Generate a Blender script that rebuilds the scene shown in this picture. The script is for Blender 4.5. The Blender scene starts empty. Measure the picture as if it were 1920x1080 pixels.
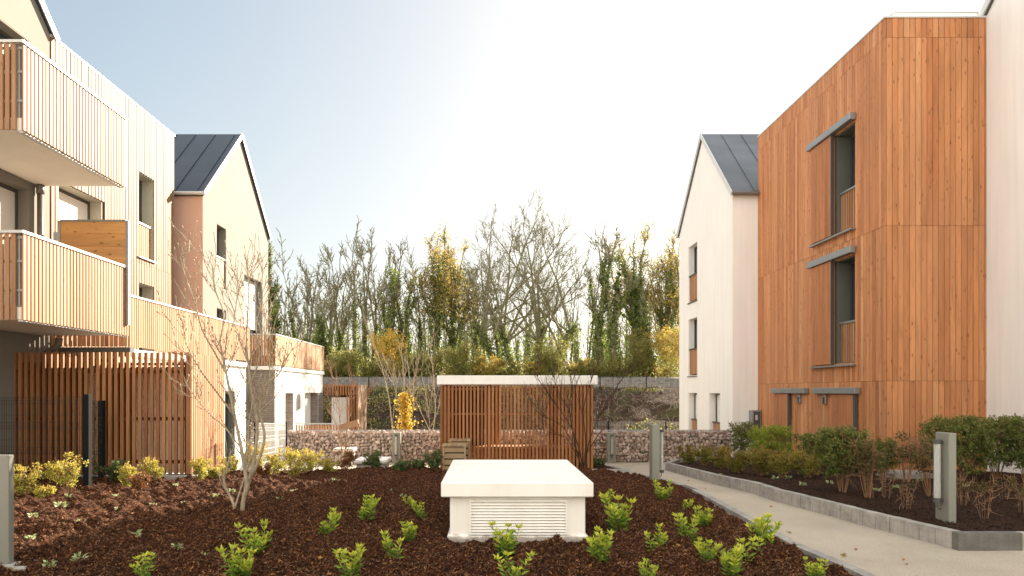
import bpy, math, random
import numpy as np
from mathutils import Vector
D = bpy.data
sc = bpy.context.scene
COL = sc.collection
R = math.radians
# ---------------------------------------------------------------- camera, sky, sun, exposure
F = 1280.0; PX0, PY0 = 917.0, 733.0          # focal length and vanishing point in pixels of the 1920 px photograph
CAMZ = 1.5
cam = D.cameras.new('camera'); camo = D.objects.new('camera', cam); COL.objects.link(camo)
camo.location = (0, 0, CAMZ); camo.rotation_euler = (R(90), 0, 0)
cam.lens = 24; cam.sensor_width = 36; cam.clip_start = .1; cam.clip_end = 3000
cam.shift_x = (960-PX0)/1920; cam.shift_y = (PY0-540)/1920
sc.camera = camo
SUN_EL, SUN_AZ = 24.0, 33.3
w = D.worlds.new('World'); sc.world = w; w.use_nodes = True
nt = w.node_tree; nt.nodes.clear()
SKY_FILL = 6.9  # brightness of the fill light added to the unseen sky
sky = nt.nodes.new('ShaderNodeTexSky'); sky.sky_type = 'NISHITA'; sky.sun_disc = False
sky.sun_elevation = R(SUN_EL); sky.sun_rotation = R(SUN_AZ)
sky.air_density = 1.0; sky.dust_density = 2.2; sky.ozone_density = 1.0; sky.altitude = 0
bg = nt.nodes.new('ShaderNodeBackground'); bg.inputs['Strength'].default_value = .070
wo = nt.nodes.new('ShaderNodeOutputWorld')
# sky brightness compressed (c / (1 + c/5)); white fill light added to the unseen sky overhead, behind and left
def vm(op, a, b=None, c=None):
    x = nt.nodes.new('ShaderNodeVectorMath'); x.operation = op
    for i, v in enumerate((a, b, c)):
        if v is None: continue
        if isinstance(v, tuple): x.inputs[i].default_value = v
        else: nt.links.new(v, x.inputs[i])
    return x
def mm(op, a, b=0.0, c=0.0, clamp=False):
    x = nt.nodes.new('ShaderNodeMath'); x.operation = op; x.use_clamp = clamp
    for i, v in enumerate((a, b, c)):
        if isinstance(v, (int, float)): x.inputs[i].default_value = v
        else: nt.links.new(v, x.inputs[i])
    return x.outputs[0]
K0 = 5.0
den = vm('MULTIPLY_ADD', sky.outputs[0], (1/K0,)*3, (1, 1, 1)); cmp_ = vm('DIVIDE', sky.outputs[0], den.outputs[0]); war = vm('MULTIPLY', cmp_.outputs[0], (1.0, .985, .925))
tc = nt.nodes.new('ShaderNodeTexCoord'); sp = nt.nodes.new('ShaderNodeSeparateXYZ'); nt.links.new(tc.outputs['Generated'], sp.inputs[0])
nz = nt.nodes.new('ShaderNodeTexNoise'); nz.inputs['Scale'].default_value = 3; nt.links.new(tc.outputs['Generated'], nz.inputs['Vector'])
fill_mask = mm('ADD', mm('MULTIPLY', mm('MULTIPLY', mm('SUBTRACT', sp.outputs[2], .56), 3.5, clamp=True), .26), mm('MAXIMUM', mm('MULTIPLY', mm('MULTIPLY', sp.outputs[1], -2.0, clamp=True), .85), mm('MULTIPLY', mm('SUBTRACT', mm('MULTIPLY', sp.outputs[0], -1.0), .64), 5.0, clamp=True)), clamp=True)
fill_mask = mm('MULTIPLY', fill_mask, mm('MULTIPLY_ADD', nz.outputs['Fac'], .5, .65), clamp=True)
mxs = nt.nodes.new('ShaderNodeMix'); mxs.data_type = 'RGBA'; nt.links.new(fill_mask, mxs.inputs[0]); nt.links.new(war.outputs[0], mxs.inputs[6]); mxs.inputs[7].default_value = (SKY_FILL*1.0, SKY_FILL*.96, SKY_FILL*.89, 1)
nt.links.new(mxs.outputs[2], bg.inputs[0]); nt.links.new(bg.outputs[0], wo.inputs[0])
sun = D.lights.new('sun', 'SUN'); sun.energy = 4.0; sun.angle = R(.55); sun.color = (1, .87, .70)
suno = D.objects.new('sun', sun); COL.objects.link(suno)
S = Vector((math.cos(R(SUN_EL))*math.sin(R(SUN_AZ)), math.cos(R(SUN_EL))*math.cos(R(SUN_AZ)), math.sin(R(SUN_EL))))
suno.rotation_euler = S.to_track_quat('Z', 'Y').to_euler(); suno.location = S*60
vs = sc.view_settings; vs.view_transform = 'Standard'; vs.look = 'None'; vs.gamma = 1; vs.use_curve_mapping = False
vs.exposure = 2.45
sc.render.engine = 'CYCLES'
sc.cycles.use_denoising = True
sc.cycles.max_bounces = 8; sc.cycles.transparent_max_bounces = 8
sc.cycles.sample_clamp_indirect = 6

def gz(y, x=0):                               # the court falls gently away from the viewer
    return -.05*max(0.0, y-10)
def depth_of(py, lift=0.0):                   # distance of a ground point seen at image row py
    t = py-PY0
    d = (CAMZ-lift)*F/t
    if d > 10: d = (CAMZ-lift-.5)*F/(t-64)
    return d
def wx(px, d): return (px-PX0)*d/F
def wz(py, d): return CAMZ-(py-PY0)*d/F

# ---------------------------------------------------------------- mesh collector
class MB:
    def __init__(s): s.V = []; s.F = {}; s.n = 0; s.R = {}
    def add(s, v, f, r=0.5):
        v = np.asarray(v, dtype=np.float64).reshape(-1, 3); f = np.asarray(f, dtype=np.int64)
        k = f.shape[1]
        s.V.append(v); s.F.setdefault(k, []).append(f+s.n)
        s.R.setdefault(k, []).append(np.broadcast_to(np.asarray(r, dtype=np.float64), (len(f),)).copy())
        s.n += len(v); return s
    def box(s, x0, x1, y0, y1, z0, z1, r=.5):
        if x0 > x1: x0, x1 = x1, x0
        if y0 > y1: y0, y1 = y1, y0
        if z0 > z1: z0, z1 = z1, z0
        v = [(x0,y0,z0),(x1,y0,z0),(x1,y1,z0),(x0,y1,z0),(x0,y0,z1),(x1,y0,z1),(x1,y1,z1),(x0,y1,z1)]
        return s.add(v, [(3,2,1,0),(4,5,6,7),(0,1,5,4),(1,2,6,5),(2,3,7,6),(3,0,4,7)], r)
    def bbox(s, x0, x1, y0, y1, z0, z1, b=.01, r=.5):      # chamfered box
        if x0 > x1: x0, x1 = x1, x0
        if y0 > y1: y0, y1 = y1, y0
        if z0 > z1: z0, z1 = z1, z0
        v = []; idx = {}
        for i, X in enumerate((x0, x1)):
            for j, Y in enumerate((y0, y1)):
                for k, Z in enumerate((z0, z1)):
                    sx, sy, sz = (b, -b)[i], (b, -b)[j], (b, -b)[k]
                    idx[i,j,k] = len(v)
                    v += [(X, Y+sy, Z+sz), (X+sx, Y, Z+sz), (X+sx, Y+sy, Z)]
        q = []
        for i in (0,1):
            a = [idx[i,0,0], idx[i,1,0], idx[i,1,1], idx[i,0,1]]; q.append(a if i else a[::-1])
            a = [idx[0,i,0]+1, idx[0,i,1]+1, idx[1,i,1]+1, idx[1,i,0]+1]; q.append(a if i else a[::-1])
            a = [idx[0,0,i]+2, idx[1,0,i]+2, idx[1,1,i]+2, idx[0,1,i]+2]; q.append(a if i else a[::-1])
        for i in (0,1):
            for j in (0,1):
                a = [idx[i,j,0], idx[i,j,1], idx[i,j,1]+1, idx[i,j,0]+1]; q.append(a if (i==j) else a[::-1])
                a = [idx[i,0,j], idx[i,1,j], idx[i,1,j]+2, idx[i,0,j]+2]; q.append(a[::-1] if (i==j) else a)
                a = [idx[0,i,j]+1, idx[1,i,j]+1, idx[1,i,j]+2, idx[0,i,j]+2]; q.append(a if (i==j) else a[::-1])
        t = []
        for i in (0,1):
            for j in (0,1):
                for k in (0,1):
                    a = [idx[i,j,k], idx[i,j,k]+1, idx[i,j,k]+2]; t.append(a if (i+j+k) % 2 == 0 else a[::-1])
        n0 = s.n
        s.add(v, q, r)
        s.F.setdefault(3, []).append(np.array(t)+n0); s.R.setdefault(3, []).append(np.full(len(t), r))
        return s
    def bar(s, p0, p1, wd, ht, r=.5, up=(0,0,1)):
        p0, p1 = Vector(p0), Vector(p1); d = (p1-p0).normalized(); up = Vector(up)
        if abs(d.dot(up)) > .98: up = Vector((0,1,0))
        a = d.cross(up).normalized()*wd/2; b = a.cross(d).normalized()*ht/2
        v = [p+q for p in (p0, p1) for q in (-a-b, a-b, a+b, -a+b)]
        return s.add([tuple(q) for q in v], [(0,1,2,3),(7,6,5,4),(0,4,5,1),(1,5,6,2),(2,6,7,3),(3,7,4,0)], r)
    def prism(s, poly, axis, c0, c1, r=.5):   # poly of 2D points (the two other axes in order), extruded along axis
        n = len(poly)
        def mk(p, c): return {'x': (c, p[0], p[1]), 'y': (p[0], c, p[1]), 'z': (p[0], p[1], c)}[axis]
        v = [mk(p, c0) for p in poly]+[mk(p, c1) for p in poly]
        n0 = s.n
        s.add(v, [(i, (i+1) % n, n+(i+1) % n, n+i) for i in range(n)], r)
        s.F.setdefault(n, []).append(np.array([list(range(n))[::-1], list(range(n, 2*n))])+n0); s.R.setdefault(n, []).append(np.full(2, r))
        return s
    def tube(s, P, rad, n=6, r=.5, cap=True):
        P = np.asarray(P, float); m = len(P)
        rad = np.broadcast_to(np.asarray(rad, float), (m,))
        T = np.gradient(P, axis=0); T /= (np.linalg.norm(T, axis=1, keepdims=True)+1e-9)
        ref = np.array([.31, .21, .93]) if abs(T[0, 2]) < .8 else np.array([.93, .31, .2])
        A = np.cross(T, ref); A /= (np.linalg.norm(A, axis=1, keepdims=True)+1e-9); B = np.cross(T, A)
        th = np.arange(n)*2*math.pi/n
        V = P[:, None]+rad[:, None, None]*(np.cos(th)[None, :, None]*A[:, None]+np.sin(th)[None, :, None]*B[:, None])
        i = np.arange(m-1)[:, None]*n; j = np.arange(n)[None]; k = (j+1) % n
        f = np.stack([i+j, i+k, i+n+k, i+n+j], -1).reshape(-1, 4)
        n0 = s.n
        s.add(V.reshape(-1, 3), f, r)
        if cap and n > 3:
            s.F.setdefault(n, []).append(np.array([list(range(n))[::-1], list(range((m-1)*n, m*n))])+n0); s.R.setdefault(n, []).append(np.full(2, float(r)))
        return s
    def build(s, name, mat, parent=None, smooth=False):
        V = np.concatenate(s.V) if s.V else np.zeros((0, 3))
        if parent is not None: V = V-np.array(WORLD[parent.name])
        me = D.meshes.new(name)
        me.vertices.add(len(V)); me.vertices.foreach_set('co', V.ravel())
        L = []; st = []; tot = []; c = 0; rr = []
        for k in s.F:
            f = np.concatenate(s.F[k]); L.append(f.ravel()); st.append(c+np.arange(len(f))*k); tot.append(np.full(len(f), k)); c += f.size
            rr.append(np.concatenate(s.R[k]))
        L = np.concatenate(L).astype(np.int32); st = np.concatenate(st).astype(np.int32)
        me.loops.add(len(L)); me.loops.foreach_set('vertex_index', L)
        me.polygons.add(len(st)); me.polygons.foreach_set('loop_start', st)
        me.update(calc_edges=True); me.validate(verbose=False)
        if len(me.polygons) == len(st):
            at = me.attributes.new('rnd', 'FLOAT', 'FACE'); at.data.foreach_set('value', np.concatenate(rr).astype(np.float32))
        me.polygons.foreach_set('use_smooth', np.full(len(me.polygons), bool(smooth)))
        me.materials.append(mat)
        o = D.objects.new(name, me); COL.objects.link(o)
        if parent is not None: o.parent = parent
        WORLD[o.name] = WORLD[parent.name] if parent is not None else (0, 0, 0)
        return o
WORLD = {}
def thing(name, label, cat, loc=(0,0,0), group=None):
    o = D.objects.new(name, None); COL.objects.link(o); o.location = loc; o.empty_display_size = .2
    o['label'] = label; o['category'] = cat
    if group: o['group'] = group
    WORLD[o.name] = tuple(loc); return o
def tag(o, label, cat, group=None):
    o['label'] = label; o['category'] = cat
    if group: o['group'] = group
    return o
def struct(o): o['kind'] = 'structure'; return o
def stuff(o, label=None, cat=None):
    o['kind'] = 'stuff'
    if label: o['label'] = label; o['category'] = cat
    return o
def copy_thing(src, loc, rz, scl, label, group=None):
    r = src.copy(); COL.objects.link(r); r.location = loc; r.rotation_euler = (0, 0, rz); r.scale = (scl, scl, scl)
    r['label'] = label
    if group: r['group'] = group
    for ch in list(src.children):
        c = ch.copy(); COL.objects.link(c); c.parent = r
    return r

# ---------------------------------------------------------------- materials
def new_mat(name):
    m = D.materials.new(name); m.use_nodes = True
    n = m.node_tree; b = n.nodes['Principled BSDF']; return m, n, b
def N(n, t, **kw):
    x = n.nodes.new(t)
    for k, v in kw.items(): setattr(x, k, v)
    return x
def mapping(n, scale, rndoff=0.0):
    tc = N(n, 'ShaderNodeTexCoord'); mp = N(n, 'ShaderNodeMapping'); mp.inputs['Scale'].default_value = scale
    if rndoff:
        a = N(n, 'ShaderNodeAttribute', attribute_name='rnd'); ml = N(n, 'ShaderNodeVectorMath', operation='SCALE')
        cv = N(n, 'ShaderNodeCombineXYZ')
        for i in range(3): cv.inputs[i].default_value = (13.1, 7.7, 29.3)[i]*rndoff
        n.links.new(cv.outputs[0], ml.inputs[0]); n.links.new(a.outputs['Fac'], ml.inputs['Scale'])
        ad = N(n, 'ShaderNodeVectorMath', operation='ADD')
        n.links.new(tc.outputs['Object'], ad.inputs[0]); n.links.new(ml.outputs[0], ad.inputs[1]); n.links.new(ad.outputs[0], mp.inputs[0])
    else: n.links.new(tc.outputs['Object'], mp.inputs[0])
    return mp
def noise(n, vec, scale=1, detail=4, rough=.55):
    x = N(n, 'ShaderNodeTexNoise'); x.inputs['Scale'].default_value = scale; x.inputs['Detail'].default_value = detail; x.inputs['Roughness'].default_value = rough
    n.links.new(vec, x.inputs['Vector']); return x.outputs['Fac']
def ramp(n, fac, stops):
    x = N(n, 'ShaderNodeValToRGB'); e = x.color_ramp.elements
    while len(e) < len(stops): e.new(.5)
    for i, (p, c) in enumerate(stops):
        e[i].position = p; e[i].color = (*c, 1) if isinstance(c, tuple) else (c, c, c, 1)
    n.links.new(fac, x.inputs[0]); return x.outputs[0]
def mix(n, a, b, fac, mode='MIX'):
    x = N(n, 'ShaderNodeMix', data_type='RGBA', blend_type=mode)
    for sock, val in ((x.inputs[0], fac), (x.inputs[6], a), (x.inputs[7], b)):
        if hasattr(val, 'is_output') or hasattr(val, 'links'): n.links.new(val, sock)
        elif isinstance(val, tuple): sock.default_value = (*val, 1)
        else: sock.default_value = val
    return x.outputs[2]
def bump(n, b, h, strength=.3, dist=.01):
    x = N(n, 'ShaderNodeBump'); x.inputs['Strength'].default_value = strength; x.inputs['Distance'].default_value = dist
    n.links.new(h, x.inputs['Height']); n.links.new(x.outputs[0], b.inputs['Normal'])
def splash(m, z0=.05, h=.16):
    n = m.node_tree; b = n.nodes['Principled BSDF']; l = b.inputs['Base Color'].links[0]; src = l.from_socket
    g = N(n, 'ShaderNodeNewGeometry'); sp_ = N(n, 'ShaderNodeSeparateXYZ'); n.links.new(g.outputs['Position'], sp_.inputs[0])
    mp = mapping(n, (9, 9, 9)); q = noise(n, mp.outputs[0], 1, 7, .7)
    a = N(n, 'ShaderNodeMath', operation='MULTIPLY_ADD'); n.links.new(sp_.outputs[2], a.inputs[0]); a.inputs[1].default_value = -1/h; a.inputs[2].default_value = 1+z0/h-.35
    c_ = N(n, 'ShaderNodeMath', operation='ADD'); n.links.new(a.outputs[0], c_.inputs[0]); n.links.new(q, c_.inputs[1])
    n.links.new(mix(n, src, (.20,.13,.085), ramp(n, c_.outputs[0], [(.78, 0.0), (1.0, .65)])), b.inputs['Base Color'])
def wood(name, cols, axis='z', knots=.6, grain=.5, rough=.6, gray=None):
    m, n, b = new_mat(name)
    a = N(n, 'ShaderNodeAttribute', attribute_name='rnd')
    base = ramp(n, a.outputs['Fac'], [(i/(len(cols)-1), c) for i, c in enumerate(cols)])
    ax = {'x': 0, 'y': 1, 'z': 2}[axis]
    sc3 = [55, 55, 55]; sc3[ax] = 2.2
    mp = mapping(n, sc3, 1); g = noise(n, mp.outputs[0], 1, 5, .6)
    gr = ramp(n, g, [(.3, 1-.42*grain), (.5, 1.0), (.72, 1-.2*grain)])
    c = mix(n, base, gr, 1.0, 'MULTIPLY')
    s2 = [5, 5, 5]; s2[ax] = .6
    mp2 = mapping(n, s2, 3); c = mix(n, c, ramp(n, noise(n, mp2.outputs[0], 1, 3), [(.3, .78), (.65, 1.1)]), 1.0, 'MULTIPLY')
    if knots:
        s3 = [10, 10, 10]; s3[ax] = 4.0
        mp3 = mapping(n, s3, 5); v = N(n, 'ShaderNodeTexVoronoi'); n.links.new(mp3.outputs[0], v.inputs['Vector']); v.inputs['Scale'].default_value = 1
        k = ramp(n, v.outputs['Distance'], [(.09, knots), (.19, 0.0)])
        c = mix(n, c, (.13, .045, .018), k)
    if gray:
        mp4 = mapping(n, (.5, .5, .35)); c = mix(n, c, gray, ramp(n, noise(n, mp4.outputs[0], 1.3, 4), [(.45, 0.0), (.75, .55)]))
    n.links.new(c, b.inputs['Base Color']); b.inputs['Roughness'].default_value = rough
    b.inputs['Specular IOR Level'].default_value = .3
    bump(n, b, g, .25, .004); return m
def plain(name, col, rough=.5, metal=0, var=.12, vs=(3,3,3), bmp=0.0, bs=60, stain=0.0, streak=False):
    m, n, b = new_mat(name)
    mp = mapping(n, vs); g = noise(n, mp.outputs[0], 1, 5, .6)
    c = mix(n, col, ramp(n, g, [(.3, 1-var), (.7, 1+var*.3)]), 1.0, 'MULTIPLY')
    if streak:
        mp2 = mapping(n, (7, 7, .35)); c = mix(n, c, ramp(n, noise(n, mp2.outputs[0], 1, 4, .6), [(.35, .93), (.6, 1.0)]), 1.0, 'MULTIPLY')
    if stain:
        mp3 = mapping(n, (1.1, 1.1, 2.0)); c = mix(n, c, tuple(x*.55 for x in col), ramp(n, noise(n, mp3.outputs[0], 1.7, 6, .7), [(.52, 0.0), (.75, stain)]))
    n.links.new(c, b.inputs['Base Color']); b.inputs['Roughness'].default_value = rough; b.inputs['Metallic'].default_value = metal
    b.inputs['Specular IOR Level'].default_value = .3 if not metal else .5
    if bmp: bump(n, b, noise(n, mp.outputs[0], bs, 3), bmp, .004)
    return m
def leafm(name, cols, trans=.35, rough=.5):
    m, n, b = new_mat(name)
    a = N(n, 'ShaderNodeAttribute', attribute_name='rnd')
    c = ramp(n, a.outputs['Fac'], [(i/(len(cols)-1), q) for i, q in enumerate(cols)])
    n.links.new(c, b.inputs['Base Color']); b.inputs['Roughness'].default_value = rough; b.inputs['Specular IOR Level'].default_value = .25
    t = N(n, 'ShaderNodeBsdfTranslucent'); n.links.new(c, t.inputs[0])
    mx = N(n, 'ShaderNodeMixShader'); mx.inputs[0].default_value = trans
    n.links.new(b.outputs[0], mx.inputs[1]); n.links.new(t.outputs[0], mx.inputs[2]); n.links.new(mx.outputs[0], n.nodes['Material Output'].inputs[0])
    return m
def bark(name, cols, sc_=(14, 14, 3), rough=.85):
    m, n, b = new_mat(name)
    mp = mapping(n, sc_); g = noise(n, mp.outputs[0], 1, 6, .65)
    n.links.new(ramp(n, g, [(.3+.4*i/(len(cols)-1), c) for i, c in enumerate(cols)]), b.inputs['Base Color'])
    b.inputs['Roughness'].default_value = rough; b.inputs['Specular IOR Level'].default_value = .15; bump(n, b, g, .5, .01); return m

M = {}
M['larch'] = wood('larch_cladding', [(.44,.168,.064), (.54,.228,.092), (.60,.275,.12), (.48,.192,.075), (.64,.32,.15)], knots=.75, grain=.9, gray=(.42,.20,.10))
M['larch_shutter'] = wood('larch_shutter', [(.38,.145,.058), (.46,.19,.075), (.42,.17,.08)], knots=.5, grain=.8)
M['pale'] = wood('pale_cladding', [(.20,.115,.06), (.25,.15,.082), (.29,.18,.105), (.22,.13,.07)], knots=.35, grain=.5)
M['slat'] = wood('slat_wood', [(.30,.135,.06), (.38,.195,.095), (.43,.24,.13), (.34,.16,.072)], knots=.35, grain=.5)
M['slat_dark'] = wood('shed_slat_wood', [(.26,.10,.035), (.33,.14,.05), (.40,.18,.07), (.29,.115,.04)], knots=.4, grain=.6)
M['boards'] = wood('screen_boards', [(.50,.24,.08), (.60,.32,.12), (.54,.27,.10)], axis='x', knots=.8, grain=.7)
M['treated'] = wood('treated_timber', [(.34,.24,.13), (.40,.29,.16), (.30,.20,.11)], axis='x', knots=.3, grain=.7)
M['backing'] = plain('backing_membrane', (.06,.03,.018), .9)
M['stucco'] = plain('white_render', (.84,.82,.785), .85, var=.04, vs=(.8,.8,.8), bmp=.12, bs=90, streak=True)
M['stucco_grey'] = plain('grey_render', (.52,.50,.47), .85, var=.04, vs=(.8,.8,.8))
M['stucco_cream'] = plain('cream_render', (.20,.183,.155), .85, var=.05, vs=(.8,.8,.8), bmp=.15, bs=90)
M['stucco_salmon'] = plain('salmon_render', (.60,.37,.275), .85, var=.05, vs=(.8,.8,.8), bmp=.15, bs=90)
M['white_paint'] = plain('white_paint', (.86,.84,.79), .55, var=.06, vs=(2,2,2), bmp=.1, bs=50, stain=.10, streak=True)
splash(M['white_paint'])
M['soffit'] = plain('balcony_soffit', (.84,.79,.70), .8, var=.05)
M['zinc'] = plain('dark_zinc', (.045,.058,.078), .42, .3, var=.2, vs=(.6,.6,2))
M['zinc_light'] = plain('grey_zinc', (.13,.145,.165), .42, .35, var=.25, vs=(.6,.6,2))
M['alu'] = plain('grey_aluminium', (.30,.31,.31), .4, .5, var=.08)
M['alu_light'] = plain('light_metal_trim', (.62,.62,.60), .45, .3, var=.05)
M['frame'] = plain('window_frame_grey', (.075,.075,.07), .5, .0, var=.05)
M['reveal'] = plain('window_reveal_grey', (.13,.135,.115), .6, .0, var=.1)
M['reveal_light'] = plain('window_reveal_stone', (.36,.35,.29), .6, .0, var=.08)
M['pipe'] = plain('grey_downpipe', (.17,.15,.13), .45, .2)
M['concrete'] = plain('concrete', (.36,.34,.31), .85, var=.22, vs=(4,4,4), bmp=.5, bs=30, stain=.7)
M['bollard'] = plain('bollard_grey', (.215,.215,.18), .5, .1, var=.06, bmp=.05)
M['black'] = plain('black_steel', (.010,.011,.011), .75, .0)
M['black'].node_tree.nodes['Principled BSDF'].inputs['Specular IOR Level'].default_value = .08
M['wire'] = plain('fence_wire', (.03,.035,.033), .35, .4)
M['galv'] = plain('galvanised_wire', (.42,.42,.42), .4, .8)
M['steel'] = plain('lamp_steel', (.35,.34,.32), .3, .9)
M['shutter'] = plain('roller_shutter', (.70,.67,.61), .5, 0, var=.04)
M['door'] = plain('white_door', (.74,.74,.72), .5)
def mk_glass():
    m, n, b = new_mat('window_glass'); b.inputs['Base Color'].default_value = (.03,.04,.05,1); b.inputs['Roughness'].default_value = .05; b.inputs['Specular IOR Level'].default_value = .8
    return m
M['glass'] = mk_glass()
def mk_tube():
    m, n, b = new_mat('lamp_glass'); b.inputs['Base Color'].default_value = (.85,.87,.85,1); b.inputs['Roughness'].default_value = .12; b.inputs['Transmission Weight'].default_value = .55; b.inputs['IOR'].default_value = 1.3
    return m
M['tube'] = mk_tube()
def mk_blockcon(name, col, dark):            # palisade blocks: every block its own tone, stains
    m, n, b = new_mat(name)
    a = N(n, 'ShaderNodeAttribute', attribute_name='rnd')
    base = ramp(n, a.outputs['Fac'], [(0, tuple(x*.45 for x in dark)), (.1, dark), (1, col)])
    mp = mapping(n, (3, 3, 5)); g = noise(n, mp.outputs[0], 1.6, 7, .7)
    c = mix(n, base, ramp(n, g, [(.3, .62), (.62, 1.08)]), 1, 'MULTIPLY')
    mp2 = mapping(n, (26, 26, 1.2)); c = mix(n, c, ramp(n, noise(n, mp2.outputs[0], 1, 3), [(.4, .88), (.62, 1.05)]), 1, 'MULTIPLY')
    n.links.new(c, b.inputs['Base Color']); b.inputs['Roughness'].default_value = .9
    mp3 = mapping(n, (90, 90, 90)); bump(n, b, noise(n, mp3.outputs[0], 1, 4), .35, .006); return m
M['block'] = mk_blockcon('kerb_block', (.37,.345,.31), (.30,.28,.255))
def mk_brick():
    m, n, b = new_mat('grey_brick')
    tc = N(n, 'ShaderNodeTexCoord'); sp = N(n, 'ShaderNodeSeparateXYZ'); n.links.new(tc.outputs['Object'], sp.inputs[0])
    ad = N(n, 'ShaderNodeMath', operation='ADD'); n.links.new(sp.outputs[0], ad.inputs[0]); n.links.new(sp.outputs[1], ad.inputs[1])
    cb = N(n, 'ShaderNodeCombineXYZ'); n.links.new(ad.outputs[0], cb.inputs[0]); n.links.new(sp.outputs[2], cb.inputs[1])
    br = N(n, 'ShaderNodeTexBrick'); br.inputs['Scale'].default_value = 1; br.inputs['Brick Width'].default_value = .26; br.inputs['Row Height'].default_value = .070; br.inputs['Mortar Size'].default_value = .008
    br.inputs['Color1'].default_value = (.19,.155,.135,1); br.inputs['Color2'].default_value = (.27,.225,.195,1); br.inputs['Mortar'].default_value = (.11,.095,.085,1)
    n.links.new(cb.outputs[0], br.inputs['Vector']); n.links.new(br.outputs[0], b.inputs['Base Color']); b.inputs['Roughness'].default_value = .9
    bump(n, b, br.outputs['Fac'], -.4, .01); return m
M['brick'] = mk_brick()
def mk_mulch(name='bark_mulch', dark=(.010,.0045,.0025), mid=(.046,.017,.0075), lit=(.24,.105,.05)):
    m, n, b = new_mat(name)
    mp = mapping(n, (1,1,1)); g = noise(n, mp.outputs[0], 42, 6, .7); h = noise(n, mp.outputs[0], 3, 4, .6)
    c = ramp(n, g, [(.32, dark), (.5, mid), (.72, lit)])
    c = mix(n, c, ramp(n, h, [(.3, .7), (.7, 1.2)]), 1, 'MULTIPLY')
    n.links.new(c, b.inputs['Base Color']); b.inputs['Roughness'].default_value = .95; b.inputs['Specular IOR Level'].default_value = .1
    bump(n, b, noise(n, mp.outputs[0], 60, 5, .75), .9, .02); return m
M['mulch'] = mk_mulch()
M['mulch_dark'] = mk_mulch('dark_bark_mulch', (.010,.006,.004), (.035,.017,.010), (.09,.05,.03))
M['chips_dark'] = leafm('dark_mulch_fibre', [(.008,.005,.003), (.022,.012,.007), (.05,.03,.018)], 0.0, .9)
M['chips'] = leafm('mulch_fibre', [(.014,.006,.003), (.038,.014,.0055), (.08,.033,.014), (.32,.15,.065), (.034,.013,.0055)], 0.0, .9)
def mk_gravel():
    m, n, b = new_mat('gravel_path')
    mp = mapping(n, (1,1,1)); g = noise(n, mp.outputs[0], 110, 4, .8); h = noise(n, mp.outputs[0], 1.1, 5, .6)
    v = N(n, 'ShaderNodeTexVoronoi'); v.inputs['Scale'].default_value = 95; n.links.new(mp.outputs[0], v.inputs['Vector'])
    c = ramp(n, g, [(.28, (.23,.19,.145)), (.5, (.44,.38,.30)), (.72, (.60,.54,.45))])
    c = mix(n, c, v.outputs['Color'], .09, 'OVERLAY')
    c = mix(n, c, ramp(n, h, [(.3, .84), (.7, 1.06)]), 1, 'MULTIPLY')
    n.links.new(c, b.inputs['Base Color']); b.inputs['Roughness'].default_value = .95; b.inputs['Specular IOR Level'].default_value = .1
    bump(n, b, v.outputs['Distance'], .5, .008); return m
M['gravel'] = mk_gravel()
def mk_bank():
    m, n, b = new_mat('embankment_earth')
    mp = mapping(n, (1,1,1)); g = noise(n, mp.outputs[0], 3.5, 9, .75); h = noise(n, mp.outputs[0], .55, 5, .65)
    c = ramp(n, g, [(.34, (.018,.012,.009)), (.5, (.055,.036,.026)), (.66, (.12,.085,.06))])
    c = mix(n, c, (.075,.095,.03), ramp(n, h, [(.52, 0.0), (.66, .55)]))
    n.links.new(c, b.inputs['Base Color']); b.inputs['Roughness'].default_value = 1; b.inputs['Specular IOR Level'].default_value = .05
    bump(n, b, g, 1, .2); return m
M['bank'] = mk_bank()
M['ballast'] = bark('rail_ballast', [(.06,.055,.045), (.13,.115,.10), (.21,.19,.165)], (6,6,6))
M['earth'] = bark('lower_ground', [(.10,.085,.06), (.18,.16,.12), (.24,.21,.16)], (2,2,2))
M['stone'] = leafm('gabion_stone', [(.27,.19,.155), (.42,.31,.255), (.56,.44,.37), (.34,.245,.20), (.62,.52,.44)], 0.0, .9)
M['bark_dark'] = bark('tree_bark', [(.10,.09,.05), (.19,.175,.10), (.29,.27,.17)])
M['bark_pale'] = bark('pale_bark', [(.20,.155,.11), (.34,.28,.20), (.44,.375,.28)], (30,30,12))
M['twig_brown'] = bark('twig_brown', [(.16,.085,.045), (.32,.19,.11)])
M['twig_dark'] = bark('twig_dark', [(.035,.02,.015), (.09,.05,.035)])
M['bud'] = plain('bud', (.30,.20,.12), .6)
M['l_choisya'] = leafm('choisya_leaf', [(.06,.12,.02), (.13,.23,.03), (.29,.42,.045), (.52,.58,.07), (.70,.66,.11)], .35, .4)
M['l_gold'] = leafm('gold_shrub_leaf', [(.12,.15,.03), (.27,.29,.05), (.44,.41,.07), (.58,.48,.10), (.36,.18,.06)], .4)
M['l_red'] = leafm('red_shrub_leaf', [(.10,.05,.02), (.22,.08,.03), (.28,.13,.05), (.12,.10,.03)], .35)
M['l_dark'] = leafm('dark_shrub_leaf', [(.03,.055,.018), (.06,.10,.03), (.11,.15,.05), (.17,.17,.07)], .25, .35)
M['l_hedge'] = leafm('hedge_leaf', [(.035,.05,.013), (.085,.115,.025), (.16,.19,.045), (.20,.15,.045)], .3)
M['l_bright'] = leafm('bright_hedge_leaf', [(.11,.16,.02), (.22,.29,.035), (.31,.37,.05), (.34,.29,.06)], .35)
M['l_yellowgreen'] = leafm('low_shrub_leaf', [(.09,.10,.02), (.18,.19,.03), (.27,.22,.04), (.26,.12,.03)], .35)
M['l_bronze'] = leafm('bronze_leaf', [(.03,.028,.012), (.07,.06,.02), (.12,.09,.03), (.10,.11,.03)], .3)
M['l_seed'] = leafm('seedling_leaf', [(.22,.30,.10), (.40,.46,.22), (.52,.54,.34)], .3)
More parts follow.
